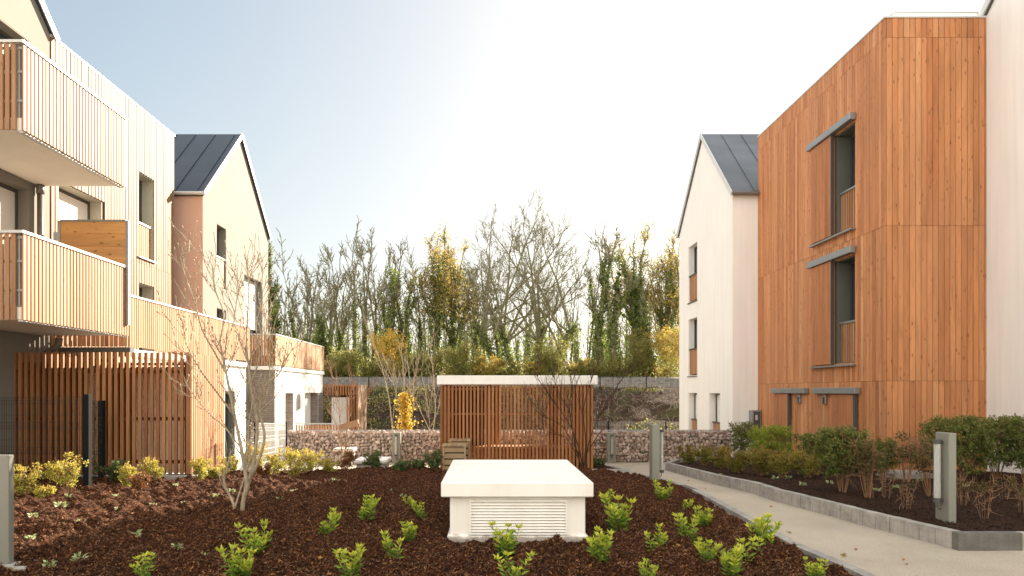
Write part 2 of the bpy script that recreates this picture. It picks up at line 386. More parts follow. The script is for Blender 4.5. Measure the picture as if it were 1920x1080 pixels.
M['l_ivy'] = leafm('ivy_leaf', [(.045,.07,.018), (.10,.145,.035), (.20,.25,.06), (.33,.36,.09)], .5)
M['l_autumn'] = leafm('autumn_leaf', [(.16,.16,.04), (.34,.30,.06), (.46,.34,.08), (.40,.22,.06)], .5)
M['l_yellow'] = leafm('yellow_leaf', [(.42,.30,.04), (.62,.44,.07), (.72,.50,.10), (.50,.30,.05)], .45)
M['l_orange'] = leafm('orange_leaf', [(.25,.13,.03), (.42,.22,.05), (.36,.24,.06), (.18,.14,.04)], .4)
M['l_under'] = leafm('undergrowth_leaf', [(.08,.09,.03), (.17,.18,.05), (.28,.26,.07), (.34,.28,.09)], .5)

# ---------------------------------------------------------------- building helpers
def cells(u0, u1, z0, z1, holes):
    us = sorted({u0, u1, *[h for a in holes for h in a[:2] if u0 < h < u1]}); zs = sorted({z0, z1, *[h for a in holes for h in a[2:] if z0 < h < z1]})
    out = []
    for a, b in zip(us[:-1], us[1:]):
        z = None
        for c, d in zip(zs[:-1], zs[1:]):
            solid = not any(h[0] < (a+b)/2 < h[1] and h[2] < (c+d)/2 < h[3] for h in holes)
            if solid: z = (z[0], d) if z else (c, d)
            if (not solid or d == zs[-1]) and z: out.append((a, b, z[0], z[1])); z = None
    return out
def wall(mb, ax, c0, c1, u0, u1, z0, z1, holes=()):
    for a, b, c, d in cells(u0, u1, z0, z1, list(holes)):
        if ax == 'x': mb.box(c0, c1, a, b, c, d)
        else: mb.box(a, b, c0, c1, c, d)
def boards(mb, ax, c0, c1, u0, u1, z0, z1, holes=(), pitch=.115, gap=.004, joints=(), rng=None, jit=.002):
    n = max(1, round((u1-u0)/pitch)); p = (u1-u0)/n
    lev = [z0, *[j for j in joints if z0 < j < z1], z1]
    for i in range(n):
        a, b = u0+i*p+gap/2, u0+(i+1)*p-gap/2
        for l0, l1 in zip(lev[:-1], lev[1:]):
            r = rng.random(); o = rng.uniform(-jit, jit)
            hs = sorted([(max(h[2], l0), min(h[3], l1)) for h in holes if h[0] < (a+b)/2 < h[1] and h[3] > l0 and h[2] < l1])
            z = l0+.003
            for h0, h1 in hs+[(l1-.003, None)]:
                if h0-z > .01:
                    if ax == 'x': mb.box(c0+o, c1, a, b, z, h0, r)
                    else: mb.box(a, b, c0+o, c1, z, h0, r)
                if h1: z = h1
def slats(mb, ax, c, t, u0, u1, z0, z1, pitch, width, rng, skip=None):
    n = round((u1-u0)/pitch)
    for i in range(n+1):
        u = u0+(u1-u0)*i/n
        if skip and skip(u): continue
        a, b = u-width/2, u+width/2; r = rng.random(); dz = rng.uniform(-.004, .004)
        if ax == 'x': mb.box(c-t/2, c+t/2, a, b, z0+dz, z1+dz, r)
        else: mb.box(a, b, c-t/2, c+t/2, z0+dz, z1+dz, r)
def gable_roof(parent, x0, x1, y0, y1, ze, za, mat, seam_from, over=.06):
    ym = (y0+y1)/2
    for sgn in (-1, 1):
        ye = y0 if sgn < 0 else y1
        dy = (ym-ye); L = math.hypot(dy, za-ze); ny, nz = -(za-ze)/L*(1 if dy > 0 else -1), abs(dy)/L
        e = (ye-(dy/L)*.10, ze-(za-ze)/L*.10)
        t = .07
        mb = MB()
        mb.prism([(e[0], e[1]+.02), (ym, za+.02), (ym+ny*0, za+.02+t/nz), (e[0]+ny*t, e[1]+.02+nz*t)], 'x', x0, x1)
        xs = np.arange(x0+.03, x1, .62)
        for x in xs:
            mb.bar((x, e[0]+ny*(t+.012), e[1]+.02+nz*(t+.012)), (x, ym+ny*(t+.012), za+.02+nz*(t+.012)), .022, .035, up=(1,0,0))
        mb.build('roof_slope', mat, parent)
def window_recess(parent, ax, face, depth, u0, u1, z0, z1, into, revmat, pane='glass', frame=.05, side=.02):
    """lining of a hole in a wall: reveals, frame and pane. into = +1/-1 direction of the recess"""
    f = face+into*.004; bk = face+into*depth
    rv = MB()
    def bx(mb, c0, c1, a, b, z_0, z_1, r=.5):
        if ax == 'x': mb.box(min(c0,c1), max(c0,c1), a, b, z_0, z_1, r)
        else: mb.box(a, b, min(c0,c1), max(c0,c1), z_0, z_1, r)
    bx(rv, f, bk, u0-.001, u0+side, z0+side, z1-side); bx(rv, f, bk, u1-side, u1+.001, z0+side, z1-side); bx(rv, f, bk, u0, u1, z1-side, z1+.001); bx(rv, f, bk, u0, u1, z0-.001, z0+side)
    o = rv.build('reveal', revmat, parent)
    wn = MB()
    a, b, c, d = u0+side+.001, u1-side-.001, z0+side+.001, z1-side-.001
    bx(wn, bk-into*.06, bk, a, a+frame, c, d); bx(wn, bk-into*.06, bk, b-frame, b, c, d)
    bx(wn, bk-into*.06, bk, a+frame, b-frame, c, c+frame); bx(wn, bk-into*.06, bk, a+frame, b-frame, d-frame, d)
    wf = wn.build('window_frame', M['frame'], parent)
    g = MB()
    if pane == 'shutter':
        z = c+frame
        while z < d-frame-.01:
            bx(g, bk-into*.035, bk-into*.01, a+frame, b-frame, z, min(z+.037, d-frame)); z += .04
        g.build('roller_shutter', M['shutter'], wf)
    else:
        bx(g, bk-into*.035, bk-into*.02, a+frame, b-frame, c+frame, d-frame)
        g.build('pane', M[pane], wf)
    bkp = MB(); bx(bkp, bk+into*.001, bk+into*.03, u0-.05, u1+.05, z0-.05, z1+.05); bkp.build('backing', M['frame'], wf)
rng = random.Random(5)

# ================================================================ RIGHT SIDE
# --- timber clad block
XR = 7.5; YA, YB = 12.94, 19.05; ZT = 8.57
t = thing('timber_clad_building', 'orange larch clad building with sliding shutters between two white gabled houses', 'building', (XR, YA, -1))
holes = [(14.015, 14.81, 4.87, 7.02), (14.015, 14.81, 2.08, 4.30)]
m = MB(); wall(m, 'x', XR+.03, XR+.6, YA+.032, YB, -1, ZT-.06, holes); m.box(XR+.6, 9.40, YA+.032, YA+.3, -1, ZT-.06); m.box(XR+.6, 12, YA+.3, YB-.01, ZT-.4, ZT-.1); m.build('wall_core', M['backing'], t)
m = MB(); boards(m, 'x', XR, XR+.028, YA, YB, -1, ZT, holes, .105, .010, (1.69, 4.63, 8.2), rng); m.build('courtyard_cladding', M['larch'], t)
m = MB(); boards(m, 'y', YA-.004, YA+.028, XR+.03, 9.72, -1, ZT, (), .112, .009, (1.69, 4.63, 8.2), rng); m.build('front_cladding', M['larch'], t)
m = MB(); m.box(XR-.012, XR+.3, YA-.02, YB+.02, ZT, ZT+.035); m.box(XR+.3, 9.419, YA-.02, YA+.3, ZT, ZT+.035); m.build('parapet_cap', M['alu_light'], t)
m = MB()
for x in (7.95, 9.6): m.tube([(x, 13.4, ZT+.03), (x, 13.4, 8.93)], .018, 6)
m.tube([(7.95, 13.4, 8.93), (9.6, 13.4, 8.93)], .02, 6); m.tube([(7.95, 13.4, 8.93), (7.95, 18.5, 8.93)], .018, 6); m.build('roof_handrail', M['alu_light'], t)
for i, (a, b, c, d) in enumerate(holes):
    window_recess(t, 'x', XR+.03, .34, a, b, c, d, 1, M['reveal'])
    m = MB(); m.bbox(XR-.14, XR-.012, 13.93, 15.86, d+.03, d+.17, .008); m.build('shutter_track', M['alu'], t)
    m = MB(); m.box(XR-.11, XR-.012, 13.95, 15.80, c-.06, c-.03); m.build('sill_rail', M['alu'], t)
    m = MB(); boards(m, 'x', XR-.085, XR-.04, 14.815, 15.74, c+.0, d+.02, (), .093, .004, (), rng); s_ = m.build('sliding_shutter', M['larch_shutter'], t)
    m = MB(); m.box(XR-.095, XR-.03, 14.785, 14.812, c-.02, d+.03); m.build('shutter_edge', M['frame'], s_)
    m = MB(); slats(m, 'x', XR+.13, .03, 14.08, 14.74, c+.03, c+.86, .10, .062, rng); bl = m.build('balustrade', M['slat'], t)
    m = MB(); m.box(XR+.09, XR+.17, 14.04, 14.785, c+.86, c+.90); m.build('handrail', M['alu'], bl)
for (a, b, s0, s1) in ((16.0, 17.9, 16.98, 17.8), (13.77, 15.62, 13.92, 14.8)):
    m = MB(); m.bbox(XR-.13, XR-.012, a, b, 1.44, 1.57, .008); m.build('shutter_track', M['alu'], t)
    m = MB(); boards(m, 'x', XR-.075, XR-.03, s0, s1, -.9, 1.43, (), .1, .004, (), rng); s_ = m.build('sliding_shutter', M['larch_shutter'], t)
    m = MB(); m.box(XR-.085, XR-.02, s0-.07, s0-.004, -.9, 1.43); m.build('shutter_edge', M['frame'], s_)
for y in (16.45, 15.2):
    d_ = y; m = MB(); m.bbox(XR-.05, XR-.005, y-.07, y+.07, 1.20, 1.42, .01); o = m.build('vent_cover', M['alu'], t)
    m = MB(); m.tube([(XR-.08, y, 1.22), (XR-.08, y, 1.36)], .03, 8); m.build('vent_tube', M['steel'], o)

def gabled_house(name, label, X, sgn, y0, y1, ze, za, depth, wallmat, roofmat, holes, revmat, rakemat, side=None):
    """gable wall in the plane x=X facing the court; sgn=+1 when the house lies on +x of it"""
    ym = (y0+y1)/2
    t = thing(name, label, 'house', (X, y0, -1))
    m = MB(); a, b = (X, X+sgn*.35)
    wall(m, 'x', min(a,b), max(a,b), y0, y1, -1, ze, holes)
    m.prism([(y0, ze), (y1, ze), (ym, za)], 'x', X, X+sgn*.35)
    m.build('gable_wall', wallmat, t)
    m = MB(); xa, xb = sorted((X+sgn*.351, X+sgn*depth))
    m.box(xa, xb, y0+.001, y0+.3, -1, ze-.001); m.box(xa, xb, y1-.3, y1-.001, -1, ze-.001); m.box(xa, xb, y0+.3, y1-.3, ze-.3, ze-.1)
    m.build('side_wall', side or wallmat, t)
    xa, xb = sorted((X-sgn*.06, X+sgn*depth))
    gable_roof(t, xa, xb, y0, y1, ze, za, roofmat, 0)
    m = MB()
    for ye in (y0, y1):
        dy = ym-ye; L = math.hypot(dy, za-ze); e = (ye-dy/L*.14, ze-(za-ze)/L*.14+.02)
        m.bar((X-sgn*.075, e[0], e[1]+.03), (X-sgn*.075, ym, za+.05), .03, .15, up=(1,0,0)) if False else None
        ny, nz = -(za-ze)/L*(1 if dy > 0 else -1), abs(dy)/L
        xx = sorted((X-sgn*.09, X-sgn*.061))
        m.prism([(e[0]-ny*.02, e[1]-nz*.02), (ym, za-.02/nz+.02), (ym, za+.02+.10/nz), (e[0]+ny*.10, e[1]+nz*.10)], 'x', xx[0], xx[1])
    m.build('rake_trim', rakemat, t)
    m = MB(); yg = y0-.13; m.tube([(xa+.02, yg, ze-.04), (xb, yg, ze-.04)], .05, 8); m.build('gutter', M['pipe'] if wallmat != M['stucco_cream'] else M['alu_light'], t)
    return t
H2R_h = [(22.3, 23.3, 4.48, 6.40), (22.3, 23.3, 2.0, 3.94), (22.3, 23.3, -.6, 1.45), (20.1, 21.1, -.6, 1.45)]
t = gabled_house('gabled_house', 'white gabled house with grey metal roof beyond the larch clad building', 6.8, 1, 19.05, 24.4, 7.02, 9.56, 7, M['stucco'], M['zinc_light'], H2R_h, M['stucco'], M['alu_light'])
for i, (a, b, c, d) in enumerate(H2R_h):
    window_recess(t, 'x', 6.8, .26, a, b, c, d, 1, M['stucco'], pane='glass' if i < 2 else 'door')
    if i < 2:
        m = MB(); slats(m, 'x', 6.85, .03, a+.09, b-.09, c+.06, c+.88, .075, .068, rng); bl = m.build('balustrade', M['slat'], t)
        m = MB(); m.box(6.81, 6.89, a+.03, b-.03, c+.88, c+.92); m.build('handrail', M['frame'], bl)
        m = MB(); m.box(6.76, 6.83, a-.02, b+.02, c-.03, c-.002); m.build('sill', M['frame'], t)
    else:
        m = MB(); slats(m, 'x', 6.93, .03, a+.09, b-.09, -.6, .52, .075, .068, rng); bl = m.build('balustrade', M['slat'], t)
        m = MB(); m.box(6.89, 6.97, a+.03, b-.03, .52, .56); m.build('handrail', M['frame'], bl)
t = thing('meter_cabinet', 'small grey utility cabinet on the white house wall beside larch cladding', 'cabinet', (7.26, 18.9, .3))
m = MB(); m.bbox(7.24, 7.49, 18.78, 19.04, .2, .97, .01); m.build('cabinet_body', M['alu'], t)
m = MB(); m.box(7.28, 7.45, 18.765, 18.778, .3, .93); m.build('cabinet_door', M['frame'], t)
m = MB(); m.box(7.32, 7.38, 18.758, 18.764, .70, .84); m.build('notice_plate', M['alu_light'], t)
H1R = gabled_house('gabled_house', 'tall white rendered house at the right edge, in front of the larch clad building', 9.42, 1, 7.4, 12.93, 8.6, 11.3, 7, M['stucco'], M['zinc_light'], [], M['stucco'], M['alu_light'])

# ================================================================ LEFT SIDE
XL = -8.45; ZL = 8.34
t = thing('timber_clad_building', 'pale sunlit timber clad building between the two cream gabled houses', 'building', (XL, 13.2, -1))
holes = [(13.42, 14.97, 3.5, 5.65), (16.44, 17.25, 4.75, 6.81), (16.44, 17.25, 2.1, 4.12)]
m = MB(); wall(m, 'x', XL-.6, XL-.03, 13.18, 18.32, -1, ZL-.06, holes); m.box(-14, XL-.6, 13.62, 18.3, ZL-.4, ZL-.1); m.box(-14, XL-.601, 18.05, 18.32, -1, ZL-.1); m.build('wall_core', M['backing'], t)
m = MB()
def lb(m):
    n = 42; p = (18.33-13.17)/n; lev = (-1, 1.7, 4.6, ZL)
    for i in range(n):
        a, b = 13.17+i*p+.016, 13.17+(i+1)*p-.016
        for l0, l1 in zip(lev[:-1], lev[1:]):
            r = rng.random(); z = l0+.003
            hs = sorted([(max(h[2], l0), min(h[3], l1)) for h in holes if h[0] < (a+b)/2 < h[1] and h[3] > l0 and h[2] < l1])
            for h0, h1 in hs+[(l1-.003, None)]:
                if h0-z > .01: m.box(XL-.03, XL+rng.uniform(-.002, .002), a, b, z, h0, r)
                if h1: z = h1
lb(m); m.build('courtyard_cladding', M['pale'], t)
m = MB(); m.box(XL-.3, XL+.015, 13.16, 18.35, ZL, ZL+.035); m.build('parapet_cap', M['alu_light'], t)
window_recess(t, 'x', XL-.03, .32, *holes[0], -1, M['reveal_light'], pane='shutter')
window_recess(t, 'x', XL-.03, .34, *holes[1], -1, M['reveal_light'])
window_recess(t, 'x', XL-.03, .34, *holes[2], -1, M['reveal_light'])
m = MB(); slats(m, 'x', XL-.10, .03, 16.5, 17.19, 4.8, 5.58, .10, .062, rng); bl = m.build('balustrade', M['slat'], t)
m = MB(); m.box(XL-.14, XL-.06, 16.47, 17.22, 5.58, 5.62); m.build('handrail', M['alu_light'], bl)
m = MB(); m.box(XL+.001, XL+.05, 16.42, 17.27, 4.72, 4.75); m.build('sill', M['alu_light'], t)
# --- second house
h2 = [(19.87, 20.6, 4.53, 6.39), (19.87, 20.6, 2.3, 3.94), (22.1, 23.9, 2.45, 5.30)]
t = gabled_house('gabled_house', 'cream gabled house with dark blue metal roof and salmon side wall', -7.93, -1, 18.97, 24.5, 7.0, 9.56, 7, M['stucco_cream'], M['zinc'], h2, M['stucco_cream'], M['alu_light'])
m = MB(); m.box(-12.0, -7.932, 18.93, 18.969, -1, 6.9); m.build('salmon_wall', M['stucco_salmon'], t)
window_recess(t, 'x', -7.93, .28, *h2[0], -1, M['stucco_cream']); window_recess(t, 'x', -7.93, .28, *h2[1], -1, M['stucco_cream'])
window_recess(t, 'x', -7.93, .28, *h2[2], -1, M['stucco_cream'])
m = MB(); slats(m, 'x', -7.99, .03, 19.95, 20.52, 4.58, 5.42, .075, .068, rng); bl = m.build('balustrade', M['slat'], t)
m = MB(); m.box(-8.03, -7.95, 19.9, 20.57, 5.42, 5.46); m.build('handrail', M['alu_light'], bl)
m = MB()
z = 3.6
while z < 5.2: m.box(-8.13, -8.115, 22.2, 23.8, z, z+.047); z += .05
m.build('roller_shutter', M['shutter'], t)
# --- first house with balconies
X1 = -8.47
h1 = [(11.0, 12.6, 2.95, 5.22), (10.9, 12.55, 5.62, 7.95)]
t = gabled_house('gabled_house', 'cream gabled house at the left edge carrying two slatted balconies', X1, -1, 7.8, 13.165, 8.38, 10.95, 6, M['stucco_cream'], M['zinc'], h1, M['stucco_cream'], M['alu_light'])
HL1 = t
window_recess(t, 'x', X1, .27, *h1[0], -1, M['stucco_cream'], pane='shutter'); window_recess(t, 'x', X1, .27, *h1[1], -1, M['stucco_cream'])
m = MB(); m.tube([(-8.38, 12.75, 2.9), (-8.38, 12.75, 5.33)], .055, 10); m.tube([(-8.38, 12.75, 5.18), (-8.38, 12.75, 5.345)], .07, 10); m.build('downpipe', M['pipe'], t, True)
m = MB(); m.tube([(-8.12, 12.9, 2.50), (-8.13, 12.9, 2.38), (-8.24, 12.9, 2.30), (-8.36, 12.9, 2.22), (-8.40, 12.9, 2.05), (-8.40, 12.9, -.5)], .06, 10); m.build('downpipe', M['pipe'], t, True)
def balcony(zs, ye):
    xo, yo = -6.88, 10.06
    m = MB(); m.bbox(X1+.002, xo-.04, yo+.04, ye-.05, zs, zs+.2, .012); b = m.build('balcony', M['soffit'], HL1)
    m = MB(); slats(m, 'x', xo, .028, yo+.04, ye-.02, zs+.0, zs+1.27, .088, .056, rng); slats(m, 'y', yo, .028, X1+.05, xo-.12, zs+.0, zs+1.27, .092, .060, rng); slats(m, 'y', ye, .028, X1+.05, X1+.051, zs+.1, zs+1.27, .09, .056, rng) if False else None
    m.build('slat_screen', M['slat'], b)
    m = MB(); m.box(xo-.035, xo+.035, yo-.035, ye+.03, zs+1.275, zs+1.315); m.box(X1+.01, xo-.036, yo-.035, yo+.035, zs+1.275, zs+1.315); m.build('rail_cap', M['alu_light'], b)
    m = MB()
    for z in (zs+.42, zs+.85, zs+1.2):
        m.box(xo-.05, xo-.016, yo+.02, ye-.02, z, z+.035); m.box(X1+.01, xo-.05, yo+.018, yo+.045, z, z+.035)
    for y in (yo+.05, (yo+ye)/2, ye-.08): m.box(xo-.09, xo-.051, y-.02, y+.02, zs+.2, zs+1.275)
    m.build('rail_frame', M['alu'], b)
    m = MB(); m.box(xo-.10, xo-.02, yo+.05, ye-.02, zs-.022, zs-.002); m.build('drip_edge', M['alu_light'], b)
    return b
balcony(5.35, 12.9); b = balcony(2.55, 13.0)
m = MB()
for k in range(7):
    z = 3.0+k*.245; 
    if z > 4.6: break
    m.box(-8.10, -6.86, 12.90, 12.94, z, z+.238, rng.random())
m2 = m
ps = m2.build('privacy_boards', M['boards'], b)
m = MB(); m.box(-8.15, -8.10, 12.885, 12.955, 2.75, 4.72); m.box(-6.86, -6.81, 12.885, 12.955, 2.75, 4.72); m.box(-8.10, -6.86, 12.885, 12.955, 4.70, 4.735); m.box(-8.23, -8.15, 12.89, 12.95, 4.35, 4.5); m.build('screen_frame', M['alu'], b)

# --- terrace building (first floor terrace over ground floor)
t = thing('terrace_annex', 'low white annex with long slatted terrace rail in front of the cream houses', 'annex', (-7.2, 13.6, -1))
hh = [(18.6, 19.35, -.8, 1.5)]
m = MB(); wall(m, 'x', -7.5, -7.2, 13.75, 20.2, -1, 2.2, hh); m.box(-7.92, -7.5, 19.9, 20.2, -1, 2.2); m.build('wall', M['stucco'], t)
m = MB(); m.box(-8.58, -7.12, 13.62, 20.25, 2.203, 2.33); m.build('terrace_slab', M['white_paint'], t)
m = MB(); m.bbox(-8.58, -7.06, 13.42, 13.6, 2.18, 2.36, .01); m.build('gutter', M['frame'], t)
m = MB(); slats(m, 'x', -7.1, .028, 13.5, 20.2, 2.38, 3.36, .088, .056, rng); slats(m, 'y', 13.5, .028, -8.55, -7.2, 2.38, 3.36, .092, .06, rng)
r_ = m.build('slat_rail', M['slat'], t)
m = MB(); m.box(-7.135, -7.065, 13.46, 20.23, 3.365, 3.40); m.box(-8.58, -7.136, 13.46, 13.53, 3.365, 3.40); m.build('rail_cap', M['alu_light'], r_)
m = MB()
for z in (2.6, 3.2): m.box(-7.15, -7.116, 13.5, 20.2, z, z+.035); m.box(-8.55, -7.15, 13.518, 13.545, z, z+.035)
m.build('rail_frame', M['alu'], r_)
window_recess(t, 'x', -7.2, .25, *hh[0], -1, M['reveal'])
t = thing('terrace_annex', 'farther low white annex with grey brick end, door and pale slatted terrace rail', 'annex', (-7.2, 22.7, -1))
hh = [(23.9, 24.9, -.8, 1.43), (26.4, 28.5, -.8, 1.43)]
m = MB(); wall(m, 'x', -7.45, -7.14, 22.75, 29.3, -1, 2.2, hh); m.box(-7.75, -7.451, 22.75, 29.3, -1, 2.2); m.box(-14, -7.75, 24.52, 29.3, -1, 2.2); m.build('wall', M['stucco'], t)
for bb in ((-7.92, -7.13, 22.70, 22.748, -1, 2.2), (-7.45, -7.142, 24.88, 24.899, -.8, 1.428), (-7.45, -7.142, 28.47, 28.499, -.8, 1.428), (-7.139, -7.125, 28.52, 29.3, -.8, 1.43)):
    m = MB(); m.box(*bb); m.build('brick_facing', M['brick'], t)
m = MB(); m.box(-7.449, -7.41, 26.42, 27.5, -.8, 1.42); m.build('door', M['door'], t)
m = MB(); m.box(-7.92, -7.08, 22.66, 29.35, 2.203, 2.33); m.build('terrace_slab', M['white_paint'], t)
m = MB(); slats(m, 'x', -7.1, .028, 22.7, 29.3, 2.36, 3.36, .09, .082, rng); slats(m, 'y', 22.7, .028, -7.9, -7.2, 2.36, 3.36, .092, .06, rng); r_ = m.build('slat_rail', M['slat'], t)
m = MB(); m.box(-7.135, -7.065, 22.66, 29.33, 3.365, 3.40); m.box(-7.9, -7.136, 22.66, 22.73, 3.365, 3.40); m.build('rail_cap', M['alu_light'], r_)
t = thing('wall_lamp', 'white bracket lamp on the farther annex wall between its two openings', 'lamp', (-7.13, 25.5, 1))
m = MB(); m.bbox(-7.138, -7.06, 25.45, 25.6, .80, 1.40, .01); m.build('bracket', M['alu'], t)
m = MB(); m.tube([(-7.0, 25.5, .86), (-7.0, 25.5, 1.34)], .055, 8); m.build('lamp_tube', M['door'], t)
# --- porch beyond
t = thing('slatted_porch', 'small slatted timber porch around a pale panel at the end of the annex', 'porch', (-6.4, 29.4, -.7))
m = MB(); slats(m, 'y', 29.45, .04, -7.08, -5.72, 1.32, 1.78, .11, .06, rng); slats(m, 'y', 29.45, .04, -6.12, -5.72, -.6, 1.30, .10, .045, rng); m.build('front_slats', M['slat_dark'], t)
m = MB(); slats(m, 'x', -5.66, .04, 29.45, 31.4, -.7, 1.78, .09, .085, rng); m.build('side_boards', M['pale'], t)
m = MB(); m.box(-7.08, -5.7, 29.55, 31.4, 1.70, 1.76); m.build('porch_roof', M['slat'], t)
m = MB(); m.box(-6.92, -6.14, 30.0, 30.08, -.7, 1.22); m.build('panel', M['stucco'], t)
m = MB(); m.box(-7.08, -5.72, 31.3, 31.35, -.7, 1.7); m.build('rear_wall', M['backing'], t)
t = thing('picket_fence', 'low wooden picket fence with grey rail just behind the gabion wall', 'fence', (-5.4, 22, -.7))
m = MB(); slats(m, 'y', 22, .03, -6.2, -4.4, -.6, .40, .085, .055, rng); m.build('pickets', M['slat'], t)
m = MB(); m.box(-6.25, -4.75, 21.95, 22.05, .42, .46); m.build('rail', M['alu'], t)
m = MB(); m.bar((-4.8, 22, .30), (-4.2, 22, .48), .12, .22); m.build('end_board', M['pale'], t)

# --- slatted bin shelter on the left
YS, XS0, XS1 = 12.2, -8.62, -5.32
t = thing('slatted_shelter', 'large sunlit slatted timber bin shelter at the left behind wire fence', 'shelter', (-7, YS, 0))
m = MB(); slats(m, 'y', YS, .04, XS0+.03, XS1-.06, .02, 2.19, .108, .056, rng, skip=lambda u: -6.98 < u < -6.93); m.build('front_slats', M['slat_dark'], t)
m = MB(); slats(m, 'x', XS1, .04, YS+.0, 13.65, .02, 2.17, .088, .056, rng); m.build('side_slats', M['slat'], t)
m = MB()
for z in (.20, .97, 1.82): m.box(XS0, XS1-.03, YS+.03, YS+.07, z, z+.06); m.box(XS1-.07, XS1-.03, YS+.08, 13.6, z, z+.06)
for x in (XS0+.05, -6.95, -5.42): m.box(x-.05, x+.05, YS+.071, YS+.16, -.1, 2.0)
m.box(-5.42, -5.35, 13.5, 13.6, -.1, 2.0)
m.build('frame', M['backing'], t)
m = MB(); m.box(XS0, XS1-.1, YS+.2, 13.35, 1.99, 2.02); m.build('inner_roof', M['frame'], t)
m = MB(); m.box(XS0, -7.9, 13.3, 13.35, -.1, 1.98); m.box(-6.95, -6.9, 12.4, 13.3, -.1, 1.98); m.build('inner_wall', M['backing'], t)
m = MB(); m.box(-7.88, -5.5, 13.3, 13.35, -.1, 1.98); m.build('rear_panel', M['stucco'], t)
m = MB(); m.bbox(XS0, XS1+.12, YS-.12, YS+.19, -.3, .0, .01); m.bbox(XS1-.08, XS1+.12, YS+.191, 13.8, -.3, .0, .01); m.build('footing', M['concrete'], t)

# --- unseen house added behind the viewer to bounce sunlight onto facing surfaces
t = thing('light_bounce_house', 'unseen rendered apartment house added behind the viewer to bounce sunlight', 'house', (0, -9, -1))
hb = [(x, x+1.1, z, z+2.0) for x in (-11.5, -8, -4.5, -1, 2.5, 6, 9.5) for z in (.2, 3.0, 5.8)]
m = MB(); wall(m, 'y', -9.35, -9, -14, 14, -1, 9, hb); m.build('wall', M['stucco_grey'], t)
m = MB(); m.prism([(-16, 9.0), (-9, 9.0), (-12.5, 12)], 'x', -14.2, 14.2); m.build('roof', M['zinc_light'], t)
for h_ in hb: window_recess(t, 'y', -9, .25, *h_, -1, M['stucco'])
m = MB(); m.box(-14, 14, -16, -9.36, -1, 8.99); m.build('rear_wing', M['stucco'], t)

# ================================================================ COURT
def kx(y):                                    # left edge kerb of the path
    P = [(2.0, 3.0), (5.5, 2.98), (6.4, 2.90), (7.9, 2.97), (11.5, 3.08), (12.4, 3.08), (13.1, 2.92), (13.5, 2.6), (13.65, 2.2), (13.7, 1.7)]
    for (a, b), (c, d) in zip(P[:-1], P[1:]):
        if y <= c: return b+(d-b)*(y-a)/(c-a)
    return 1.7
KERB = [(3.0, 2.0), (2.98, 5.5), (2.90, 6.4), (2.97, 7.9), (3.08, 11.5), (3.08, 12.4), (2.92, 13.1), (2.6, 13.5), (2.2, 13.65), (1.7, 13.7), (-1.2, 13.9), (-2.0, 14.2), (-4.9, 14.2)]
m = MB()
def kerb_run(m, P, wd, h0, h1, seg, rr):
    for (x0, y0), (x1, y1) in zip(P[:-1], P[1:]):
        L = math.hypot(x1-x0, y1-y0); n = max(1, round(L/seg))
        for i in range(n):
            a, b = i/n+.002, (i+1)/n-.002
            xa, ya, xb, yb = x0+(x1-x0)*a, y0+(y1-y0)*a, x0+(x1-x0)*b, y0+(y1-y0)*b
            o = rr.uniform(-.004, .004)
            m.bar((xa+o, ya, gz(ya)+(h0+h1)/2), (xb+o, yb, gz(yb)+(h0+h1)/2), wd, h1-h0, rr.random())
kerb_run(m, KERB, .10, -.1, .055, .8, rng); struct(m.build('path_kerb', M['block']))
# path sheet
def sheet(name, mat, xs, ys, fz, keep=None, smooth=True):
    X, Y = np.meshgrid(xs, ys); Z = fz(X, Y)
    v = np.stack([X, Y, Z], -1).reshape(-1, 3); nx, ny = len(xs), len(ys)
    i = (np.arange(ny-1)[:, None]*nx+np.arange(nx-1)[None]); f = np.stack([i, i+1, i+1+nx, i+nx], -1).reshape(-1, 4)
    if keep is not None:
        K = keep(X, Y).ravel(); f = f[K[f].all(1)]
    m = MB(); m.add(v, f); return m.build(name, mat, None, smooth)
GZ = lambda Y: -.05*np.maximum(0, Y-10)
nprng = np.random.default_rng(3)
def vnoise(X, Y, s, seed=0, octs=4, pers=.55):
    out = np.zeros_like(X, float); amp = 1; tot = 0
    for o in range(octs):
        f = s*2**o; x = X*f+17.3*o+seed*5.1; y = Y*f+9.7*o+seed*3.3
        xi = np.floor(x).astype(np.int64); yi = np.floor(y).astype(np.int64); xf = x-xi; yf = y-yi
        def h(a, b):
            q = (a*374761393+b*668265263+(seed*7+o)*1442695041) & 0xffffffff
            q = ((q ^ (q >> 13))*1274126177) & 0xffffffff
            return ((q ^ (q >> 16)) & 0xffff)/65535.0
        u = xf*xf*(3-2*xf); v = yf*yf*(3-2*yf)
        n = (h(xi, yi)*(1-u)+h(xi+1, yi)*u)*(1-v)+(h(xi, yi+1)*(1-u)+h(xi+1, yi+1)*u)*v
        out += amp*(n-.5)*2; tot += amp; amp *= pers
    return out/tot
struct(sheet('path', M['gravel'], np.linspace(-5.2, 13, 180), np.linspace(1, 18.3, 170), lambda X, Y: GZ(Y)+.004*vnoise(X, Y, 2)))
# big ground
m = MB(); m.add([(-900, -40, -.8), (900, -40, -.8), (900, 1600, -.8), (-900, 1600, -.8)], [(0,1,2,3)]); struct(m.build('ground', M['earth']))
m = MB(); m.box(-9.4, 13, -3, .99, -.79, .0); struct(m.build('court_slab', M['gravel']))
